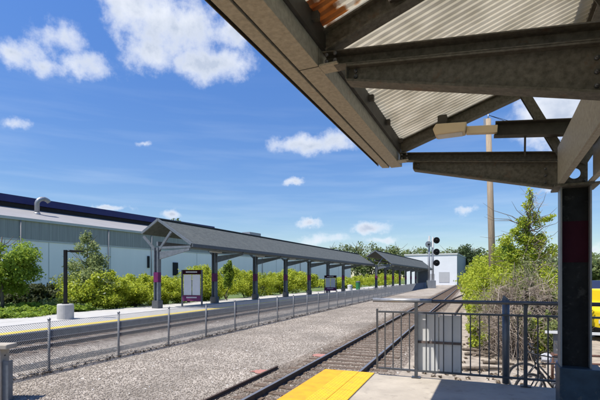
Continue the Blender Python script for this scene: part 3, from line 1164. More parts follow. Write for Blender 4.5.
# ================================================================== FAR CANOPIES
def far_canopy(u_r, v0, v1, h_eave, h_ridge, h_back, w_near, w_far, cols, label, foot=FP):
    """local x = u - u_r, y = v - v0"""
    root = tag(empty('station_canopy', canopy_frame(u_r, v0) + Vector((0, 0, foot)), -CA), label, 'canopy', 'station canopies on the far platform')
    L_ = v1 - v0
    zr, ze, zb = E + h_ridge - foot, E + h_eave - foot, E + h_back - foot
    t_ = .12
    mb = MB()
    mb.prism([(0, zr), (w_near, ze), (w_near, ze - t_), (0, zr - t_)], 0, L_)
    mb.prism([(0, zr - .002), (0, zr - t_), (-w_far, zb - t_), (-w_far, zb)], 0, L_)
    mb.build('roof', M['shingle'], root)
    mb = MB()
    mb.box(w_near + .002, w_near + .13, -.05, L_ + .05, ze - .24, ze - .01)
    mb.build('gutter', M['fascia_far'], root)
    mb = MB()
    for (xa, za, xb, zb_) in ((0, zr, w_near, ze), (0, zr, -w_far, zb)):
        mb.bar((xa, -.05, za - .04), (xb, -.05, zb_ - .04), .08, .17)
    mb.build('gable_trim', M['column_grey'], root)
    mb = MB()
    mb.bar((0, -.06, zr + .03), (0, L_ + .05, zr + .03), .3, .05)
    mb.build('ridge_cap', M['fascia_far'], root)
    mb = MB()
    mb.box(w_near - .35, w_near - .1, .02, L_ - .02, ze - .32, ze - .13)
    mb.bar((-.12, .02, zr - 1.75), (-.12, L_ - .02, zr - 1.75), .14, .3)
    mb.build('long_beam', M['column_grey'], root)
    nsp = int(L_ / 6.9 * 1)
    for k in range(nsp):
        mb = MB()
        mb.box(w_near - .75, w_near - .55, 3 + k * 6.9, 4.4 + k * 6.9, ze - .42, ze - .33)
        mb.build('strip_light', M['trim'], root)
    zt = ze - .2
    for y in cols:
        y -= v0
        mb = MB()
        for s_ in (-1, 1):
            mb.box(s_ * .16 - .035, s_ * .16 + .035, y - .16, y + .16, 0, zt)
        mb.box(-.124, .124, y - .02, y + .02, 0, zt - .002)
        c = mb.build('column', M['column_grey'], root)
        mb = MB()
        mb.box(-.2, .2, y - .165, y + .165, 1.85, 2.55)
        mb.build('purple_band', M['purple'], c)
        mb = MB()
        mb.box(-.27, .27, y - .25, y + .25, 0.001, .55)
        mb.build('base_block', M['galv_dark'], c)
        mb = MB()
        mb.bar((-.1, y, zt - .25), (-w_far * .85, y, zb - .3), .16, .12, up=(0, 1, 0))
        mb.build('strut', M['column_grey'], root)
        mb = MB()
        mb.bar((.1, y, zt - .25), (w_near * .42, y, zr + (ze - zr) * .42 - .2), .16, .12, up=(0, 1, 0))
        mb.build('strut', M['column_grey'], root)
        mb = MB()
        mb.prism([(.2, zt - .85), (w_near - .1, zt - .26), (w_near - .1, zt - .12), (.2, zt - .3)], y - .06, y + .06)
        mb.build('cantilever_beam', M['column_grey'], root)
        mb = MB()
        mb.box(.17, w_near - .02, y - .05, y + .05, zt - .1, zt + .06)
        mb.build('tie_beam', M['column_grey'], root)
    return root


far_canopy(-21.85, 24.0, 73.4, 2.36, 4.2, 3.3, 2.95, 1.5, [23.9 + 6.9 * k for k in range(7)],
           'long grey gabled canopy on steel columns on the far platform, nearer one')
far_canopy(-18.9, 74, 128, 2.5, 4.8, 3.8, 2.9, 1.6, [74.6 + 6.9 * k for k in range(8)],
           'second gabled canopy farther along the platform, behind the signal mast')


# notice boards on the far platform
def notice_board(p, rz, w, h, label):
    r = tag(empty('notice_board', p, rz), label, 'notice board', 'notice boards on the far platform')
    mb = MB()
    for s_ in (-1, 1):
        mb.box(s_ * (w / 2 - .05) - .05, s_ * (w / 2 - .05) + .05, -.06, .06, 0, h)
    mb.build('frame', M['fascia_far'], r)
    mb = MB()
    mb.box(-w / 2 + .1, w / 2 - .1, -.07, .07, h - .33, h)
    mb.build('header', M['maroon'], r)
    mb = MB()
    mb.box(-w / 2 + .1, w / 2 - .1, -.07, .07, .42, .86)
    mb.build('footer', M['purple'], r)
    for s_ in (-1, 1):
        mb = MB()
        mb.box(s_ * w * .205 - w * .185, s_ * w * .205 + w * .185, -.03, .03, .88, h - .35)
        mb.build('poster', M['poster'], r)
    mb = MB()
    for (z, ww) in ((h - .16, .55), (.70, .5)):
        n = 9
        for k in range(n):
            x = -w * ww / 2 + w * ww * k / n
            mb.box(x, x + w * ww / n * .66, -.074, -.0705, z - .05, z + .05)
    mb.build('lettering', M['poster'], r)
    return r


p = PX(192, 32.2, FP)
notice_board(p, R(14), 1.62, 2.75, 'dark framed notice board with two pale posters beside the end column of far canopy')
q = canopy_frame(-20.4, 55.5)
q.z = FP
notice_board(q, R(10), 1.7, 2.5, 'distant notice board under the middle of the far canopy')
# bins and seats far along
for (px, Z, m_, lb, hh) in ((358, 80, 'green_bin', 'green litter bin on the far platform under the canopy', 1.6), (350, 74, 'poster', 'small white box standing on the far platform', 1.0)):
    c = PX(px, Z, FP)
    r = tag(empty('litter_bin' if m_ == 'green_bin' else 'white_box', c), lb, 'bin' if m_ == 'green_bin' else 'box')
    mb = MB()
    mb.lathe([(.38, 0), (.45, hh * .8), (.45, hh * .82)], (0, 0, 0), 14)
    mb.build('body', M[m_], r)
    mb = MB()
    mb.lathe([(.47, hh * .825), (.47, hh * .9), (.2, hh)], (0, 0, 0), 14)
    mb.build('lid', M['fascia_far'] if m_ == 'green_bin' else M[m_], r)

# lamp post on concrete base
Z = 22.7
c = PX(65.5, Z, FP)
lp = tag(empty('lamp_post', c, YAW), 'black lamp post with flat head on a round concrete base', 'lamp post')
mb = MB()
mb.lathe([(.40, 0), (.40, .74), (.37, .79)], (0, 0, 0), 28)
mb.build('concrete_base', M['concrete_pale'], lp)
zt = HT(250, Z) - FP
mb = MB()
mb.box(-.07, .07, -.07, .07, .81, zt)
mb.lathe([(.17, .791), (.17, .84)], (0, 0, 0), 12)
mb.build('pole', M['black'], lp)
mb = MB()
mb.box(.0705, .32, -.04, .04, zt - .10, zt - .03)
mb.build('arm', M['black'], lp)
mb = MB()
mb.prism([(.30, zt - .13), (.88, zt - .10), (.88, zt - .04), (.30, zt)], -.17, .17)
mb.build('lamp_head', M['black'], lp, bevel=.01)


# ================================================================== WAREHOUSE
WA = R(29) - YAW
wo = PX(40, 49.0, G)
wh = tag(empty('warehouse', wo, -WA), 'long pale blue warehouse with grey band and navy roof edge', 'warehouse')
# local: y along facade (away from camera), x>0 towards the tracks
y0, y1 = -45, 92
eh, bh = E + 6.45 - G, E + 4.3 - G
mb = MB()
mb.box(-30, 0, y0, y1, 0, bh)
mb.build('wall', M['wall_blue'], wh)
mb = MB()
mb.box(-29.9, .06, y0 - .05, y1 + .05, bh + .002, eh)
mb.build('upper_band', M['wall_band'], wh)
mb = MB()
mb.box(.001, .05, y0, y1, bh - .22, bh - .01)
mb.box(.061, .22, y0 - .1, y1 + .1, eh - .16, eh + .14)
mb.build('eave_trim', M['trim'], wh)
mb = MB()
rx, rz_ = -5.6, eh + 2.0
mb.prism([(.2, eh + .02), (.2, eh + .13), (rx, rz_), (rx, rz_ - .2)], y0 - .1, y1 + .1)
mb.build('lean_roof', M['roof_pale'], wh)
mb = MB()
mb.box(rx - 22, rx, y0, 36, rz_ - .5, rz_ + .55)
mb.build('clerestory', M['dark_recess'], wh)
mb = MB()
mb.box(rx - 22.4, rx + .35, y0 - .2, 36.3, rz_ + .552, rz_ + 1.42)
mb.build('roof_edge', M['navy'], wh)
def wall_at(px):
    """distance along the facade seen in photo column px"""
    r = (px - 300) / F
    a = R(29)
    X0, Z0 = (40 - 300) / F * 49, 49
    return (r * Z0 - X0) / (math.sin(a) - r * math.cos(a))


mb = MB()
for y in np.arange(-40, 90, 8.2):
    mb.box(.001, .025, y - .04, y + .04, 0, bh - .23)
mb.build('panel_joint', M['trim'], wh)
mb = MB()
mb.box(.001, .04, y0, y1, 0.0, 1.0)
mb.build('plinth', M['concrete_dark'], wh)
for px in (20, 108, 151, 262, 300):
    y = wall_at(px)
    mb = MB()
    mb.tube([(.12, y, .3), (.12, y, eh - .1)], .07, 8)
    mb.build('downpipe', M['roof_pale'], wh)


for px, py, w, h in ((175, 269, 1.0, 2.0), (148, 262, .35, 1.7), (196, 271, .7, 1.6)):
    y = wall_at(px)
    Z = 49 + y * math.cos(R(29))
    z = HT(py, Z) - G
    mb = MB()
    mb.box(.03, .16, y - w / 2, y + w / 2, z - h / 2, z + h / 2)
    mb.build('wall_vent', M['dark_recess'], wh)
y = wall_at(53)
mb = MB()
px_ = -3.2
zb = eh + .13 + (rz_ - eh - .13) * (3.4 / 5.8) + .05
pts = [(px_, y, zb - .3), (px_, y, zb + 1.25)] + [(px_ + .1, y + .75 - .75 * math.cos(a), zb + 1.25 + .6 * math.sin(a)) for a in np.linspace(.3, 2.6, 8)]
mb.tube(pts, .27, 12)
mb.tube([(px_, y, zb - .3), (px_, y, zb + .1)], .36, 12)
mb.build('vent_pipe', M['galv'], wh)
mb = MB()
mb.box(-4.5, -2.5, 44, 48, eh + .5, eh + 3.0)
mb.build('roof_unit', M['galv'], wh)

# distant white shed beyond the tracks
Z = 150
a, b_ = PX(405, Z), PX(457, Z)
sh = tag(empty('white_shed', (b_.x, b_.y, G), R(-4.2)), 'white flat roofed industrial shed at the end of the tracks', 'shed')
w = (a - b_).length
h = HT(254.5, Z) - G
mb = MB()
mb.box(-w, 0, 0, 85, 0, h)
mb.build('wall', M['shed_white'], sh)
mb = MB()
mb.box(-w - .2, .2, -.2, 85.2, h + .002, h + .5)
mb.build('roof', M['trim'], sh)
mb = MB()
for x0, x1, z0, z1 in ((-6, -2.5, 1.0, 4.6), (-9.5, -7.5, 1.0, 4)):
    mb.box(x0, x1, -.1, -.005, z0, z1)
mb.build('door', M['shed_grey'], sh)
mb = MB()
mb.box(.005, .06, .3, 84, .5, h - .1)
mb.build('shaded_side', M['shed_grey'], sh)  # grey sheet paints shade onto the white side wall
# dark hut at the end of the second canopy and a brown wagon
for nm, lb, cat, px0, px1, pt, Z, m_ in (('platform_hut', 'small dark hut at the far end of the distant canopy', 'hut', 418, 429, 270, 118, 'fascia_far'),):
    a, b_ = PX(px0, Z), PX(px1, Z)
    w = (a - b_).length
    h = HT(pt, Z) - G
    r = tag(empty(nm, (b_.x, b_.y, G), YAW), lb, cat)
    mb = MB()
    mb.box(-w, 0, 0, 3, 0, h)
    mb.build('body', M[m_], r)
    mb = MB()
    mb.box(-w - .2, .2, -.2, 3.2, h + .002, h + .2)
    mb.build('roof', M['fascia_far'], r)

# ================================================================== SIGNALS
Z = 105


def signal(px, heads, top, label, face, m_):
    c = PX(px, Z, G)
    r = tag(empty('railway_signal', c, YAW), label, 'railway signal', 'railway signals')
    zt = HT(top, Z) - G
    mb = MB()
    mb.tube([(0, 0, 0), (0, 0, zt)], .2, 10)
    mb.build('mast', M['galv'], r)
    mb = MB()
    mb.box(-.55, .55, -.5, .5, 0, 1.9)
    mb.build('base_case', M['galv'], r, bevel=.02)
    mb = MB()
    for s_ in (-.25, .25):
        mb.tube([(s_, .35, 1.9), (s_, .35, zt - .6)], .04, 6)
    for k in range(int(zt / .4) - 6):
        mb.tube([(-.25, .35, 2.1 + k * .4), (.25, .35, 2.1 + k * .4)], .025, 5)
    mb.build('ladder', M['galv'], r)
    for py in heads:
        z = HT(py, Z) - G
        mb = MB()
        n = 28
        ys_ = (-.42, -.34)
        vs = [((face + .78 * math.cos(2 * math.pi * k / n)), y_, z + .78 * math.sin(2 * math.pi * k / n)) for y_ in ys_ for k in range(n)]
        mb.add(vs, [(k, (k + 1) % n, n + (k + 1) % n, n + k) for k in range(n)] + [tuple(range(n))[::-1], tuple(range(n, 2 * n))])
        hd = mb.build('signal_disc', M[m_], r)
        mb = MB()
        mb.box(min(face, 0) - .05, max(face, 0) + .05, -.34, -.05, z - .12, z + .12)
        mb.box(face - .25, face + .25, -.338, .15, z - .28, z + .28)
        mb.build('lamp_case', M[m_], hd)
        mb = MB()
        mb.tube([(face, -.43, z), (face, -.72, z - .03)], [.2, .22], 12)
        mb.build('hood', M['black'], hd)
    return r


signal(433, (240.5, 252, 263), 237, 'tall signal mast with three black round heads by far track', .75, 'black')
signal(429.3, (244.5,), 236, 'slender grey signal mast with a single pale round head', -.3, 'galv')


# ================================================================== VEGETATION
def leaf_mesh(name, clumps, n, size, m, parent, flat=.35, seed=0):
    """clumps: (x,y,z,rx,ry,rz,weight)"""
    rg = np.random.default_rng(seed)
    C = np.array(clumps, float)
    w = C[:, 6] * (C[:, 3] * C[:, 4] * C[:, 5]) ** (2 / 3.)
    idx = rg.choice(len(C), n, p=w / w.sum())
    d = rg.normal(size=(n, 3))
    d /= np.linalg.norm(d, axis=1)[:, None]
    rad = rg.random(n) ** .42 * (1 + .22 * rg.normal(size=n) * (rg.random(n) < .25))
    p = C[idx, :3] + d * rad[:, None] * C[idx, 3:6]
    nrm = d * .7 + rg.normal(size=(n, 3)) * .8 + np.array([0, 0, flat])
    nrm /= np.linalg.norm(nrm, axis=1)[:, None]
    t = np.cross(nrm, rg.normal(size=(n, 3)))
    t /= np.linalg.norm(t, axis=1)[:, None]
    b = np.cross(nrm, t)
    s = size * rg.uniform(.6, 1.35, n)[:, None]
    V = np.stack([p - t * s, p + b * s * .5 + nrm * s * .12, p + t * s, p - b * s * .5 + nrm * s * .12], 1).reshape(-1, 3)
    Fq = np.arange(n * 4).reshape(n, 4)
    return fast_mesh(name, V, Fq, m, parent)


def lumpy(c, r, k, rg, sub=.42, base=True):
    """clumps spread through an ellipsoid c, r"""
    out = []
    for i in range(k):
        d = rg.normal(size=3)
        d /= np.linalg.norm(d)
        f = rg.random() ** .45 * .78
        s = sub * rg.uniform(.6, 1.3)
        out.append((c[0] + d[0] * r[0] * f, c[1] + d[1] * r[1] * f, c[2] + d[2] * r[2] * f, r[0] * s, r[1] * s, r[2] * s * .85, rg.uniform(.6, 1.3)))
    return out


def branches(mb, base, tip, r0, n, spread, rg, side=5):
    base, tip = Vector(base), Vector(tip)
    pts = []
    for i in range(6):
        t = i / 5
        j = Vector(rg.normal(size=3)) * .03 * (tip - base).length * (0 < i < 5)
        pts.append(base.lerp(tip, t) + Vector((j.x, j.y, 0)))
    mb.tube(pts, [r0 * (1 - .75 * i / 5) for i in range(6)], 8)
    for i in range(n):
        t = rg.uniform(.3, .95)
        s = base.lerp(tip, t)
        a = rg.uniform(0, 2 * math.pi)
        e = Vector((math.cos(a), math.sin(a), rg.uniform(.25, .9))) * spread * rg.uniform(.5, 1) * (1.1 - .5 * t)
        mid = s + e * .5 + Vector((0, 0, -.06 * spread))
        mb.tube([s, mid, s + e], [r0 * .38 * (1.1 - t * .6), r0 * .22, r0 * .08], side)


def tree(name, pos, h, rx, zlo, label, cat, m, n, leaf, k, group=None, seed=0, trunk_r=.12, ry=None, sub=.42, cone=False):
    rg = np.random.default_rng(seed)
    t = tag(empty(name, pos), label, cat, group)
    mb = MB()
    branches(mb, (0, 0, -.1), (0, 0, h * .93), trunk_r, 14, rx * .9, rg)
    mb.build('trunk', M['bark'], t)
    zc, rz = (h + zlo) / 2, (h - zlo) / 2
    if cone:
        cl = []
        for i in range(k):
            f = rg.random() ** .8
            rr = rx * (1 - f) ** .8 + .06 * rx
            a = rg.uniform(0, 2 * math.pi)
            q = rr * rg.random() ** .5 * .8
            cl.append((q * math.cos(a), q * math.sin(a), zlo + (h - zlo) * f, rr * sub + .1, rr * sub + .1, (h - zlo) * .07 + .05, 1))
    else:
        cl = lumpy((0, 0, zc), (rx, ry or rx, rz), k, rg, sub)
    leaf_mesh('crown', cl, n, leaf, m, t, seed=seed + 1)
    return t


def shrub(name, pos, h, rx, label, m, n, leaf, k=16, group=None, seed=0, cat='shrub', stems=True):
    rg = np.random.default_rng(seed)
    t = tag(empty(name, pos), label, cat, group)
    mb = MB()
    for i in range(7):
        a = rg.uniform(0, 2 * math.pi)
        e = Vector((math.cos(a) * rx * .55, math.sin(a) * rx * .55, h * rg.uniform(.55, .9)))
        mb.tube([(0, 0, -.05), e * .5 + Vector((0, 0, h * .1)), e], [.035, .022, .008], 5)
    mb.build('stem', M['bark'], t)
    cl = lumpy((0, 0, h * .5), (rx, rx, h * .5), k, rg, .4)
    # sprays that break the outline
    for i in range(k // 2):
        a = rg.uniform(0, 2 * math.pi)
        f = rg.uniform(.3, .75)
        cl.append((rx * f * math.cos(a), rx * f * math.sin(a), h * (1.0 - .4 * f * rg.uniform(.7, 1.2)), rx * .13, rx * .13, h * .15, 1.4))
    leaf_mesh('foliage', cl, n, leaf, m, t, seed=seed + 1)
    return t


# --- hedge behind the far platform
HB = G + .10
hedge = [(108, 30, 272, 1.9), (128, 32, 271, 1.8), (142, 34, 274, 1.6), (170, 36, 275, 1.7), (185, 37, 276, 1.6), (206, 40, 272, 1.9), (222, 41, 270, 1.9), (236, 42, 264, 2.1),
         (247, 46, 266, 2.0), (263, 50, 270, 2.0), (275, 54, 271, 2.0), (290, 60, 272, 2.2), (300, 64, 270, 2.2), (312, 70, 272, 2.2), (334, 84, 278, 2.6), (342, 88, 277, 2.6), (352, 92, 276, 2.6), (370, 112, 274, 3.4), (388, 125, 273, 3.6)]
for i, (px, Z, py, r) in enumerate(hedge):
    p = PX(px, Z, HB)
    p.x = min(p.x, -24.6) if Z < 80 else p.x
    h = HT(py, Z) - HB
    n = 12000 if Z < 60 else 5000
    shrub('hedge_shrub', p, h, r * 1.25, 'bright yellow green shrub in the hedge behind the far platform', M['leaf_yellow'], n, .085 if Z < 60 else .15, 20, 'hedge shrubs behind the far platform', 100 + i)
# low dark growth between them along the bed
for i, (px, Z, py, r) in enumerate([(8, 24, 309, 1.6), (30, 25, 306, 1.6), (48, 25.5, 307, 1.5), (78, 27, 307, 1.3), (92, 28, 305, 1.6), (20, 27.5, 303, 1.6), (-15, 23.5, 309, 1.8)]):
    p = PX(px, Z, HB)
    p.x = min(p.x, -23.9)
    shrub('low_shrub', p, max(.75, HT(py, Z) - HB), r, 'low green ground shrub along the back of the far platform', M['leaf_green'], 3000, .09, 14, 'low shrubs along the far platform', 140 + i)
for i, px in enumerate((5, 22, 40, 52, 95, 112, 135)):
    p = PX(px, 38, HB)
    shrub('dark_shrub', p, 1.9, 2.6, 'dark shrub close under the warehouse wall', M['leaf_red'], 2600, .14, 14, 'dark shrubs under the warehouse wall', 160 + i)
# wild mix of vines on the hedge
p = PX(228, 41.5, HB)
tree('upright_shrub', p, HT(259, 41.5) - HB, .55, 1.0, 'taller pointed green shrub rising above the hedge', 'shrub', M['leaf_green'], 2600, .1, 14, seed=181, trunk_r=.05)
# --- trees on the left
Z = 27.5
p = PX(2, Z, HB)
tree('maple_tree', p, HT(231, Z) - HB, 2.45, .5, 'round bright green maple at the left edge before the warehouse', 'tree', M['leaf_green'], 15000, .1, 40, seed=203, trunk_r=.12, sub=.27)
Z = 31
p = PX(87, Z, HB)
tree('young_tree', p, HT(234, Z) - HB, 2.7, .3, 'slim young tree with loose pointed crown beside the lamp post', 'tree', M['leaf_pale'], 10500, .09, 52, seed=206, trunk_r=.07, cone=True, sub=.34)
# tree peeping over the warehouse
Z = 150
p = PX(174, Z, G)
tree('distant_tree', p, HT(213, Z) - G, 3.6, 10, 'single treetop peeping over the warehouse roof', 'tree', M['leaf_far'], 1500, .5, 14, seed=210, trunk_r=.3)

# --- distant tree line
dist = [(330, 210, 243, 8), (343, 200, 241, 8), (357, 195, 240, 8), (372, 205, 242, 8), (386, 200, 243, 9), (398, 195, 243, 9), (410, 190, 247, 8), (420, 215, 245, 9), (436, 220, 247, 9), (448, 215, 247, 8),
        (486, 180, 250, 8), (497, 170, 254, 8), (315, 240, 247, 8), (300, 250, 250, 8), (512, 150, 256, 8), (545, 140, 250, 9), (566, 120, 254, 8), (592, 105, 253, 8), (618, 95, 250, 9), (650, 90, 248, 9), (690, 85, 250, 8), (735, 88, 247, 9), (790, 84, 250, 9), (850, 80, 249, 9), (930, 78, 248, 9), (1020, 74, 250, 9), (1130, 70, 249, 9), (1270, 66, 250, 9), (1450, 62, 250, 9)]
for i, (px, Z, py, r) in enumerate(dist):
    p = PX(px, Z, G)
    tree('distant_tree', p, HT(py, Z) - G, r, -.5, 'mid green tree in the distant tree line on the horizon', 'tree', M['leaf_far'], 2600, .55, 22, 'trees in the distant tree line', 300 + i, .4, sub=.34)
for i, (px, Z, py, r) in enumerate([(457, 190, 246, 5), (465, 185, 243, 6), (474, 188, 245, 6)]):
    p = PX(px, Z, G)
    tree('dark_tree', p, HT(py, Z) - G, r, 3, 'dark evergreen tree standing behind the white shed', 'tree', M['leaf_dark'], 3000, .5, 20, 'dark evergreens behind the white shed', 340 + i, .4, sub=.34)
for i, (px, Z, py, r) in enumerate([(470, 118, 272, 3), (477, 105, 269, 3), (481, 85, 262, 3.2), (475, 92, 271, 2)]):
    p = PX(px, Z, G)
    shrub('trackside_bush', p, HT(py, Z) - G, r, 'pale green bush beside the track in front of the white shed', M['leaf_far'], 2600, .3, 16, 'bushes by the track near the shed', 350 + i)

# --- shrubs right of the track
right = [(480, 52, 268, 2.4, 'leaf_yellow'), (487, 42, 262, 2.4, 'leaf_yellow'), (488, 33, 255, 2.1, 'leaf_yellow'), (491, 26, 250, 1.7, 'leaf_yellow'),
         (480, 26, 283, 1.1, 'leaf_yellow'), (492, 20.5, 262, 1.15, 'leaf_yellow'), (482, 17.5, 296, .8, 'leaf_yellow'), (478, 15, 322, .5, 'leaf_yellow'), (503, 21, 244, 1.15, 'leaf_yellow'), (514, 23, 236, 1.3, 'leaf_green')]
for i, (px, Z, py, r, m_) in enumerate(right):
    p = PX(px, Z, G)
    shrub('trackside_shrub', p, HT(py, Z) - G, r, 'yellow green wild shrub growing along the right side of the near track' if m_ == 'leaf_yellow' else 'green wild shrub beside the vine covered tree', M[m_],
          6500 if Z < 35 else 4000, .055 if Z < 22 else .075 if Z < 30 else .12, 20, 'wild shrubs right of the near track' if m_ == 'leaf_yellow' else None, 400 + i)

# --- vine covered tree
Z = 17.0
p = PX(530, Z, G)
vt = tag(empty('vine_tree', p), 'thin tree wrapped in leafy vines behind the platform railing', 'tree')
rg = np.random.default_rng(77)
mb = MB()
ht = HT(190, Z) - G
branches(mb, (0, 0, -.1), (.0, 0, ht), .11, 16, .9, rg)
branches(mb, (.1, .1, 1.0), (-.75, 0, ht * .66), .05, 7, .6, rg)
branches(mb, (.1, .1, 1.2), (.6, .2, ht * .62), .05, 7, .6, rg)
mb.build('trunk', M['bark'], vt)
mb = MB()
for k in range(26):
    a = rg.uniform(-.9, .9)
    z = rg.uniform(ht * .35, ht * .8)
    s = Vector((a * .3, 0, z))
    e = s + Vector((rg.uniform(-1.6, -.3) if k % 3 else rg.uniform(.2, 1.0), rg.uniform(-.4, .4), rg.uniform(-.1, .9)))
    mb.tube([s, s.lerp(e, .5) + Vector((0, 0, .12)), e, e + (e - s) * .3 + Vector((0, 0, .1))], [.018, .013, .008, .003], 4)
mb.build('bare_branches', M['bark'], vt)


def vp(px, py, r, w=1.0, rz=None):
    X = (px - 530) / F * Z
    z = HT(py, Z) - G
    return (X * CY, X * SY_, z, r, r, rz or r, w)


cl = [vp(530, 195, .16, 1.3, .35), vp(528, 206, .22, 1.3), vp(533, 215, .24, 1.2), vp(524, 222, .26), vp(538, 222, .26), vp(547, 219, .2, 1.2, .12), vp(553, 216, .14, 1.2, .1)]
for k in range(64):
    f = rg.random() ** .7
    px = 530 + rg.normal() * (6 + 17 * f)
    py = 216 + 92 * f + rg.normal() * 4
    cl.append(vp(px, py, rg.uniform(.12, .32), rg.uniform(.5, 1.5)))
leaf_mesh('vine_leaves', cl, 9500, .05, M['leaf_yellow'], vt, seed=78)
leaf_mesh('leaves', [(c[0], c[1] + .1, c[2], c[3] * 1.15, c[4] * 1.3, c[5], 1) for c in cl[3::2]], 5200, .05, M['leaf_green'], vt, seed=79)
mb = MB()
for k in range(420):
    f = rg.random() ** .8
    z = ht * (1 - .9 * f) * .98
    s_ = Vector((rg.normal() * (.1 + .42 * f), rg.normal() * (.1 + .3 * f), z))
    d_ = Vector((rg.normal() * .5, rg.normal() * .4, rg.normal() * .6)) * .6
    mb.tube([s_, s_ + d_ * .5 + Vector((0, 0, -.05)), s_ + d_ + Vector(rg.normal(size=3)) * .1], [.007, .006, .003], 3, False)
mb.build('dead_vines', M['twig'], vt)


# --- dead vine tangle
def tangle(name, pos, label, rx, h, n, seed, leafn=0):
    rg = np.random.default_rng(seed)
    t = tag(empty(name, pos), label, 'brush')
    mb = MB()
    cores = [(0, 0, h * .25, .8)]
    for k in range(9):
        a, f, z = rg.uniform(0, 2 * math.pi), rg.uniform(.2, 1.0), rg.random() ** .9
        cores.append((rx * f * (1 - .55 * z) * math.cos(a), rx * f * (1 - .55 * z) * math.sin(a), h * z * .9, rg.uniform(.25, .6)))
    for k in range(34):                     # long arching canes that break the outline
        a = rg.uniform(0, 2 * math.pi)
        out = Vector((math.cos(a), math.sin(a), 0)) * rx * rg.uniform(.5, 1.5)
        top = h * rg.uniform(.5, 1.12)
        b0 = Vector((rg.normal() * .2, rg.normal() * .2, 0))
        mb.tube([b0, b0 + out * .25 + Vector((0, 0, top * .6)), b0 + out * .6 + Vector((0, 0, top)), b0 + out + Vector((0, 0, top * rg.uniform(.55, .95)))],
                [.011, .009, .006, .003], 4, False)
    for k in range(n):
        q_ = cores[rg.integers(len(cores))]
        s = Vector((q_[0] + rg.normal() * rx * q_[3] * .6, q_[1] + rg.normal() * rx * q_[3] * .6, abs(q_[2] + rg.normal() * h * q_[3] * .28)))
        s.z = min(s.z, h)
        d = Vector((rg.normal(), rg.normal(), rg.normal() * .75 - .1)).normalized()
        L_ = rg.uniform(.25, .9)
        b1 = Vector(rg.normal(size=3)) * .16
        b2 = Vector(rg.normal(size=3)) * .2
        pts = [s, s + d * L_ * .35 + b1 * .6, s + d * L_ * .7 + b1, s + d * L_ + b2]
        for q in pts:
            q.z = max(q.z, .02)
        r_ = rg.uniform(.003, .0075)
        mb.tube(pts, [r_, r_, r_ * .8, r_ * .4], 3, False)
    mb.build('dead_twigs', M['twig'], t)
    cl = lumpy((0, 0, h * .45), (rx * .9, rx * .9, h * .45), 12, rg, .4)
    leaf_mesh('dry_leaves', cl, leafn, .035, M['litter'], t, seed=seed + 1)
    leaf_mesh('foliage', lumpy((0, 0, h * .55), (rx * 1.1, rx * 1.1, h * .5), 14, rg, .22), int(leafn * 1.0), .05, M['leaf_mid'], t, seed=seed + 2)
    return t


for i, (px, Z, top, rr, nn, lb) in enumerate([
        (522, 14.6, 271, .62, 1900, 'tallest grey brown tangle of dead vines, below the vine tree'),
        (504, 14.9, 288, .6, 1500, 'dead vine tangle just right of the thick railing post'),
        (541, 14.2, 283, .58, 1300, 'pale dead brush between the vine tree and the column'),
        (515, 13.4, 305, .75, 1500, 'low spreading dead brush directly behind the railing pickets'),
        (495, 16.5, 303, .6, 900, 'low dead brush beside the yellow green shrubs')]):
    tangle('dead_brush', PX(px, Z, G), lb, rr, HT(top, Z) - G, int(nn * .68), 501 + 4 * i, 2000)
for i, (px, Z, top, rr, lb) in enumerate([
        (524, 14.9, 252, .55, 'leafy shrub climbing up the foot of the vine tree'),
        (500, 15.6, 268, .55, 'leafy yellow green shrub above the thick railing post'),
        (548, 15.4, 262, .5, 'leafy green shrub rising between the dead brush and the column'),
        (512, 15.8, 262, .55, 'leafy green shrub sprouting through the top of the dead brush'),
        (536, 13.6, 318, .4, 'little green shrub at the foot of the dead brush')]):
    shrub('wild_shrub', PX(px, Z, G), HT(top, Z) - G, rr, lb, M['leaf_yellow'] if i else M['leaf_mid'], 2600, .045, 22, None, 540 + i)
shrub('small_shrub', PX(556, 13.2, G), 1.6, .55, 'small green shrub beside the low white rail', M['leaf_mid'], 3000, .05, 12, None, 520)
# litter on the ground
n = 5000
rg = np.random.default_rng(530)
lx = rg.uniform(-1.6, 3.4, n)
ly = rg.uniform(7.5, 20, n)
leaf_mesh('leaf_litter', [(a, b_, G + .03, .05, .05, .02, 1) for a, b_ in zip(lx[:400], ly[:400])], 7000, .04, M['litter'], None, seed=531)
tag(bpy.data.objects['leaf_litter'], kind='stuff')
leaf_mesh('dry_weeds', [(a, b_, c, .05, .05, .03, 1) for a, b_, c in _pts[:700]], 4200, .035, M['litter'], None, seed=532)
tag(bpy.data.objects['dry_weeds'], kind='stuff')
for i in range(7):
    px, py = random.uniform(468, 500), random.uniform(345, 374)
    Z = (EYE - G) * F / (py - HZ)
    p = PX(px, Z, G + .05)
    a = random.uniform(-.5, .5)
    L_ = random.uniform(.4, 1.1)
    mb = MB()
    mb.tube([(-L_ / 2, 0, 0), (0, random.uniform(-.05, .05), .03), (L_ / 2, 0, 0)], [.05, .055, .03], 7)
    ob = mb.build('fallen_branch', M['bark'])
    ob.location = p
    ob.rotation_euler = (0, 0, a)
    tag(ob, 'fallen branch on the littered ground past the white panel', 'branch', 'fallen branches by the track')

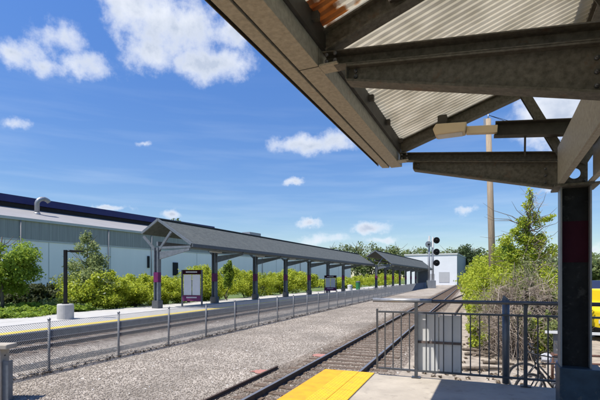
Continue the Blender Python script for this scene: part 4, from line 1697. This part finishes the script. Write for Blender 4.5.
# --- utility pole
Z = 22.0
p = PX(494, Z, G)
up = tag(empty('utility_pole', p), 'brown wooden utility pole rising behind the trackside shrubs', 'utility pole')
q = PX(488.2, Z, 0) - PX(494, Z, 0)
zt = HT(119, Z) - G
mb = MB()
mb.tube([(0, 0, -.2), (q.x * .5, q.y * .5, zt * .5), (q.x, q.y, zt)], [.17, .155, .13], 14)
mb.build('pole', M['wood_pole'], up)
mb = MB()
mb.box(q.x - .22, q.x - .12, q.y - .06, q.y + .06, zt - .75, zt + .05)
mb.tube([(q.x, q.y, zt), (q.x, q.y, zt + .25)], .03, 6)
mb.build('insulator', M['galv'], up)
w_ = tag(empty('overhead_wire', (p.x + q.x, p.y + q.y, G + zt + .2)), 'thin overhead wires running right from the utility pole', 'wire')
for k, e in enumerate(((30, 40, 2.5), (34, 36, 1.6))):
    mb = MB()
    pts = []
    for i in range(13):
        t_ = i / 12
        pts.append((e[0] * t_, e[1] * t_, e[2] * t_ - 4 * 1.0 * t_ * (1 - t_)))
    mb.tube(pts, .012, 5)
    mb.build('strand', M['black'], w_)

# ================================================================== RIGHT BACKGROUND
# grey utility box
Z = 19
p = PX(566, Z, G)
gb = tag(empty('utility_box', p, YAW), 'pale grey utility box standing beyond the dead brush', 'box')
h = HT(280, Z) - G
mb = MB()
mb.box(-.72, 0, 0, .7, .1, h - .06)
mb.build('body', M['cab_beige'], gb, bevel=.01)
mb = MB()
mb.box(-.76, .04, -.04, .74, h - .058, h)
mb.box(-.7, -.02, .02, .68, 0, .098)
mb.build('lid', M['galv'], gb)
mb = MB()
mb.box(-.36, -.35, -.012, -.001, .15, h - .1)
mb.box(-.32, -.29, -.03, -.001, h * .5, h * .5 + .14)
mb.build('door_seam', M['galv_dark'], gb)
# white guard rail
a, b_ = PX(545, 12.6), PX(680, 11.5)
gr = tag(empty('guard_rail', (a.x, a.y, G)), 'low white timber rail in front of the parked vehicles', 'guard rail')
d = b_ - a
mb = MB()
mb.bar((0, 0, .93), (d.x, d.y, .93), .05, .075)
mb.build('plank', M['white_panel'], gr)
for k in range(5):
    f = (k + .45) / 5
    mb = MB()
    mb.box(d.x * f - .06, d.x * f + .06, d.y * f + .05, d.y * f + .17, 0, .98)
    mb.build('post', M['galv_dark'], gr)
# rusty pipe rail
a, b_ = PX(547, 10.6), PX(660, 10.2)
pr = tag(empty('pipe_rail', (a.x, a.y, G)), 'low rusty pipe rail behind the parked bicycles', 'pipe rail')
d = b_ - a
for z in (.42, .62):
    mb = MB()
    mb.tube([(0, 0, z), (d.x, d.y, z)], .03, 8)
    mb.build('pipe', M['rust'], pr)
for f in (.05, .5, .95):
    mb = MB()
    mb.tube([(d.x * f, d.y * f, 0), (d.x * f, d.y * f, .68)], .032, 8)
    mb.build('post', M['rust'], pr)


def vehicle(name, pos, rz, L_, W_, prof, paint, windows, label, cat, wheel_x, wr=.34, lower=None):
    r = tag(empty(name, pos, rz), label, cat)
    mb = MB()
    mb.prism(prof, -W_ / 2, W_ / 2)
    mb.build('body', M[paint], r, bevel=.06)
    if lower:
        mb = MB()
        mb.box(.08, L_ - .08, -W_ / 2 - .015, -W_ / 2 - .001, lower[0], lower[1])
        mb.build('side_panel', M['white_panel'], r)
    for wp in windows:
        mb = MB()
        mb.prism(wp, -W_ / 2 - .008, -W_ / 2 + .02)
        mb.build('window', M['glass_dark'], r)
    for x in wheel_x:
        for s_ in (-1, 1):
            mb = MB()
            y = s_ * (W_ / 2 - .1)
            mb.tube([(x, y - .115, wr), (x, y - .09, wr), (x, y + .09, wr), (x, y + .115, wr)], [wr - .04, wr, wr, wr - .04], 20)
            w = mb.build('wheel', M['rubber'], r)
            mb = MB()
            mb.tube([(x, y + s_ * .116, wr), (x, y + s_ * .122, wr)], wr * .6, 16)
            mb.build('rim', M['galv'], w)
    for s_ in (-1, 1):
        mb = MB()
        mb.box(-.03, .02, s_ * (W_ / 2 - .22) - .12, s_ * (W_ / 2 - .22) + .12, .72, .86)
        mb.build('headlight', M['poster'], r)
    mb = MB()
    mb.box(-.06, .06, -W_ / 2 + .05, W_ / 2 - .05, .38, .56)
    mb.build('bumper', M['black'], r)
    return r


Z = 17.5
p = PX(589, Z, G)
vehicle('yellow_van', p, YAW, 4.6, 1.9, [(0, .38), (4.6, .38), (4.6, 2.05), (1.35, 2.05), (.36, 2.05), (.30, 1.55), (0, 1.2)], 'yellow_car',
        [[(.55, 1.3), (1.15, 1.3), (1.15, 1.8), (.55, 1.8)]], 'yellow van with pale lower panel parked right of the column', 'van', (.95, 3.7), lower=(.45, .95))
Z = 25
p = PX(575, Z, G)
vehicle('dark_car', p, YAW, 4.8, 1.95, [(0, .4), (4.8, .4), (4.8, 1.3), (4.4, 2.35), (1.3, 2.35), (.75, 1.5), (0, 1.3)], 'blue_car',
        [[(1.1, 1.5), (4.2, 1.5), (4.1, 2.15), (1.4, 2.15)]], 'dark blue people carrier parked behind the yellow van', 'car', (.95, 3.8))


# ================================================================== BICYCLES
def bicycle(pos, rz, label, bag=None):
    r = tag(empty('bicycle', pos, rz), label, 'bicycle')
    wb, wr = 1.04, .34
    for x in (0, wb):
        mb = MB()
        n = 32
        for a in range(1):
            pts = [(x + wr * .965 * math.cos(2 * math.pi * k / n), 0, wr + wr * .965 * math.sin(2 * math.pi * k / n)) for k in range(n + 1)]
            mb.tube(pts, .023, 8, False)
        w = mb.build('wheel', M['rubber'], r)
        mb = MB()
        pts = [(x + wr * .89 * math.cos(2 * math.pi * k / n), 0, wr + wr * .89 * math.sin(2 * math.pi * k / n)) for k in range(n + 1)]
        mb.tube(pts, .011, 6, False)
        mb.tube([(x, -.04, wr), (x, .04, wr)], .022, 8)
        for k in range(16):
            a = 2 * math.pi * k / 16
            mb.tube([(x, .02 * (-1) ** k, wr), (x + wr * .88 * math.cos(a), 0, wr + wr * .88 * math.sin(a))], .0022, 3, False)
        mb.build('rim', M['galv'], w)
    hd, st, bb = (.16, 0, .86), (.66, 0, .84), (.56, 0, .29)
    mb = MB()
    for a, b_, t_ in ((hd, st, .017), ((.18, 0, .74), bb, .019), (st, bb, .017)):
        mb.tube([a, b_], t_, 8)
    for s_ in (-1, 1):
        mb.tube([(.66, .02 * s_, .8), (wb, .06 * s_, wr)], .009, 6)
        mb.tube([(.56, .03 * s_, .29), (wb, .06 * s_, wr)], .009, 6)
        mb.tube([(.2, .04 * s_, .66), (0, .055 * s_, wr)], .013, 6)
    mb.tube([(.14, 0, .95), (.2, 0, .66)], .02, 8)
    mb.tube([st, (.69, 0, .98)], .013, 8)
    mb.tube([(.62, .05, .32), (.72, .26, .01)], .009, 6)
    mb.build('frame', M['bike_black'], r)
    mb = MB()
    mb.tube([(.14, 0, .95), (.1, 0, 1.04), (.1, -.28, 1.06), (.2, -.32, 1.04)], .013, 8)
    mb.tube([(.1, 0, 1.04), (.1, .28, 1.06), (.2, .32, 1.04)], .013, 8)
    mb.build('handlebar', M['bike_black'], r)
    mb = MB()
    mb.add([(.58, -.02, .985), (.58, .02, .985), (.72, .03, .98), (.84, .075, .985), (.86, 0, .985), (.84, -.075, .985), (.72, -.03, .98),
            (.58, 0, 1.01), (.72, 0, 1.025), (.84, 0, 1.03)],
           [(0, 7, 1), (1, 7, 8, 2), (2, 8, 9, 3), (3, 9, 4), (4, 9, 5), (5, 9, 8, 6), (6, 8, 7, 0), (0, 1, 2, 3, 4, 5, 6)])
    mb.build('saddle', M['bike_black'], r)
    mb = MB()
    mb.tube([(.56, -.06, .29), (.56, -.045, .29)], .09, 18)
    for s_, dz in ((-1, -.16), (1, .16)):
        mb.tube([(.56, s_ * .05, .29), (.56 + .05 * s_, s_ * .08, .29 + dz)], .01, 6)
        mb.box(.51 + .05 * s_, .61 + .05 * s_, s_ * .12 - .045, s_ * .12 + .045, .28 + dz, .3 + dz)
    mb.build('crankset', M['galv_dark'], r)
    if bag:
        mb = MB()
        mb.lathe([(.02, 0), (.13, .03), (.16, .14), (.15, .28), (.1, .36), (.03, .4)], (0, 0, 0), 12)
        rr = random.Random(5)
        mb.v = [(bag[0] + x * .7 + rr.uniform(-.02, .02), y * .5 - .1 + rr.uniform(-.02, .02), bag[1] + z * bag[3]) for x, y, z in mb.v]
        b = mb.build('bag', M[bag[2]], None, bevel=.01)
        b.matrix_world = Matrix.Translation(pos) @ Matrix.Rotation(rz, 4, 'Z')
        tag(b, 'crumpled white bag hanging on the nearer bicycle' if bag[2] == 'bag_white' else 'dark blue bag hanging on the farther bicycle', 'bag')
    return r


bicycle(PX(530, 8.25, G), YAW + R(8), 'black bicycle parked just behind the railing, nearest the platform', (.27, .90, 'bag_white', .45))
bicycle(PX(525, 9.3, G), YAW + R(-24), 'black bicycle leaning behind the nearest one, towards the brush', (.66, .3, 'bag_blue', 1.35))
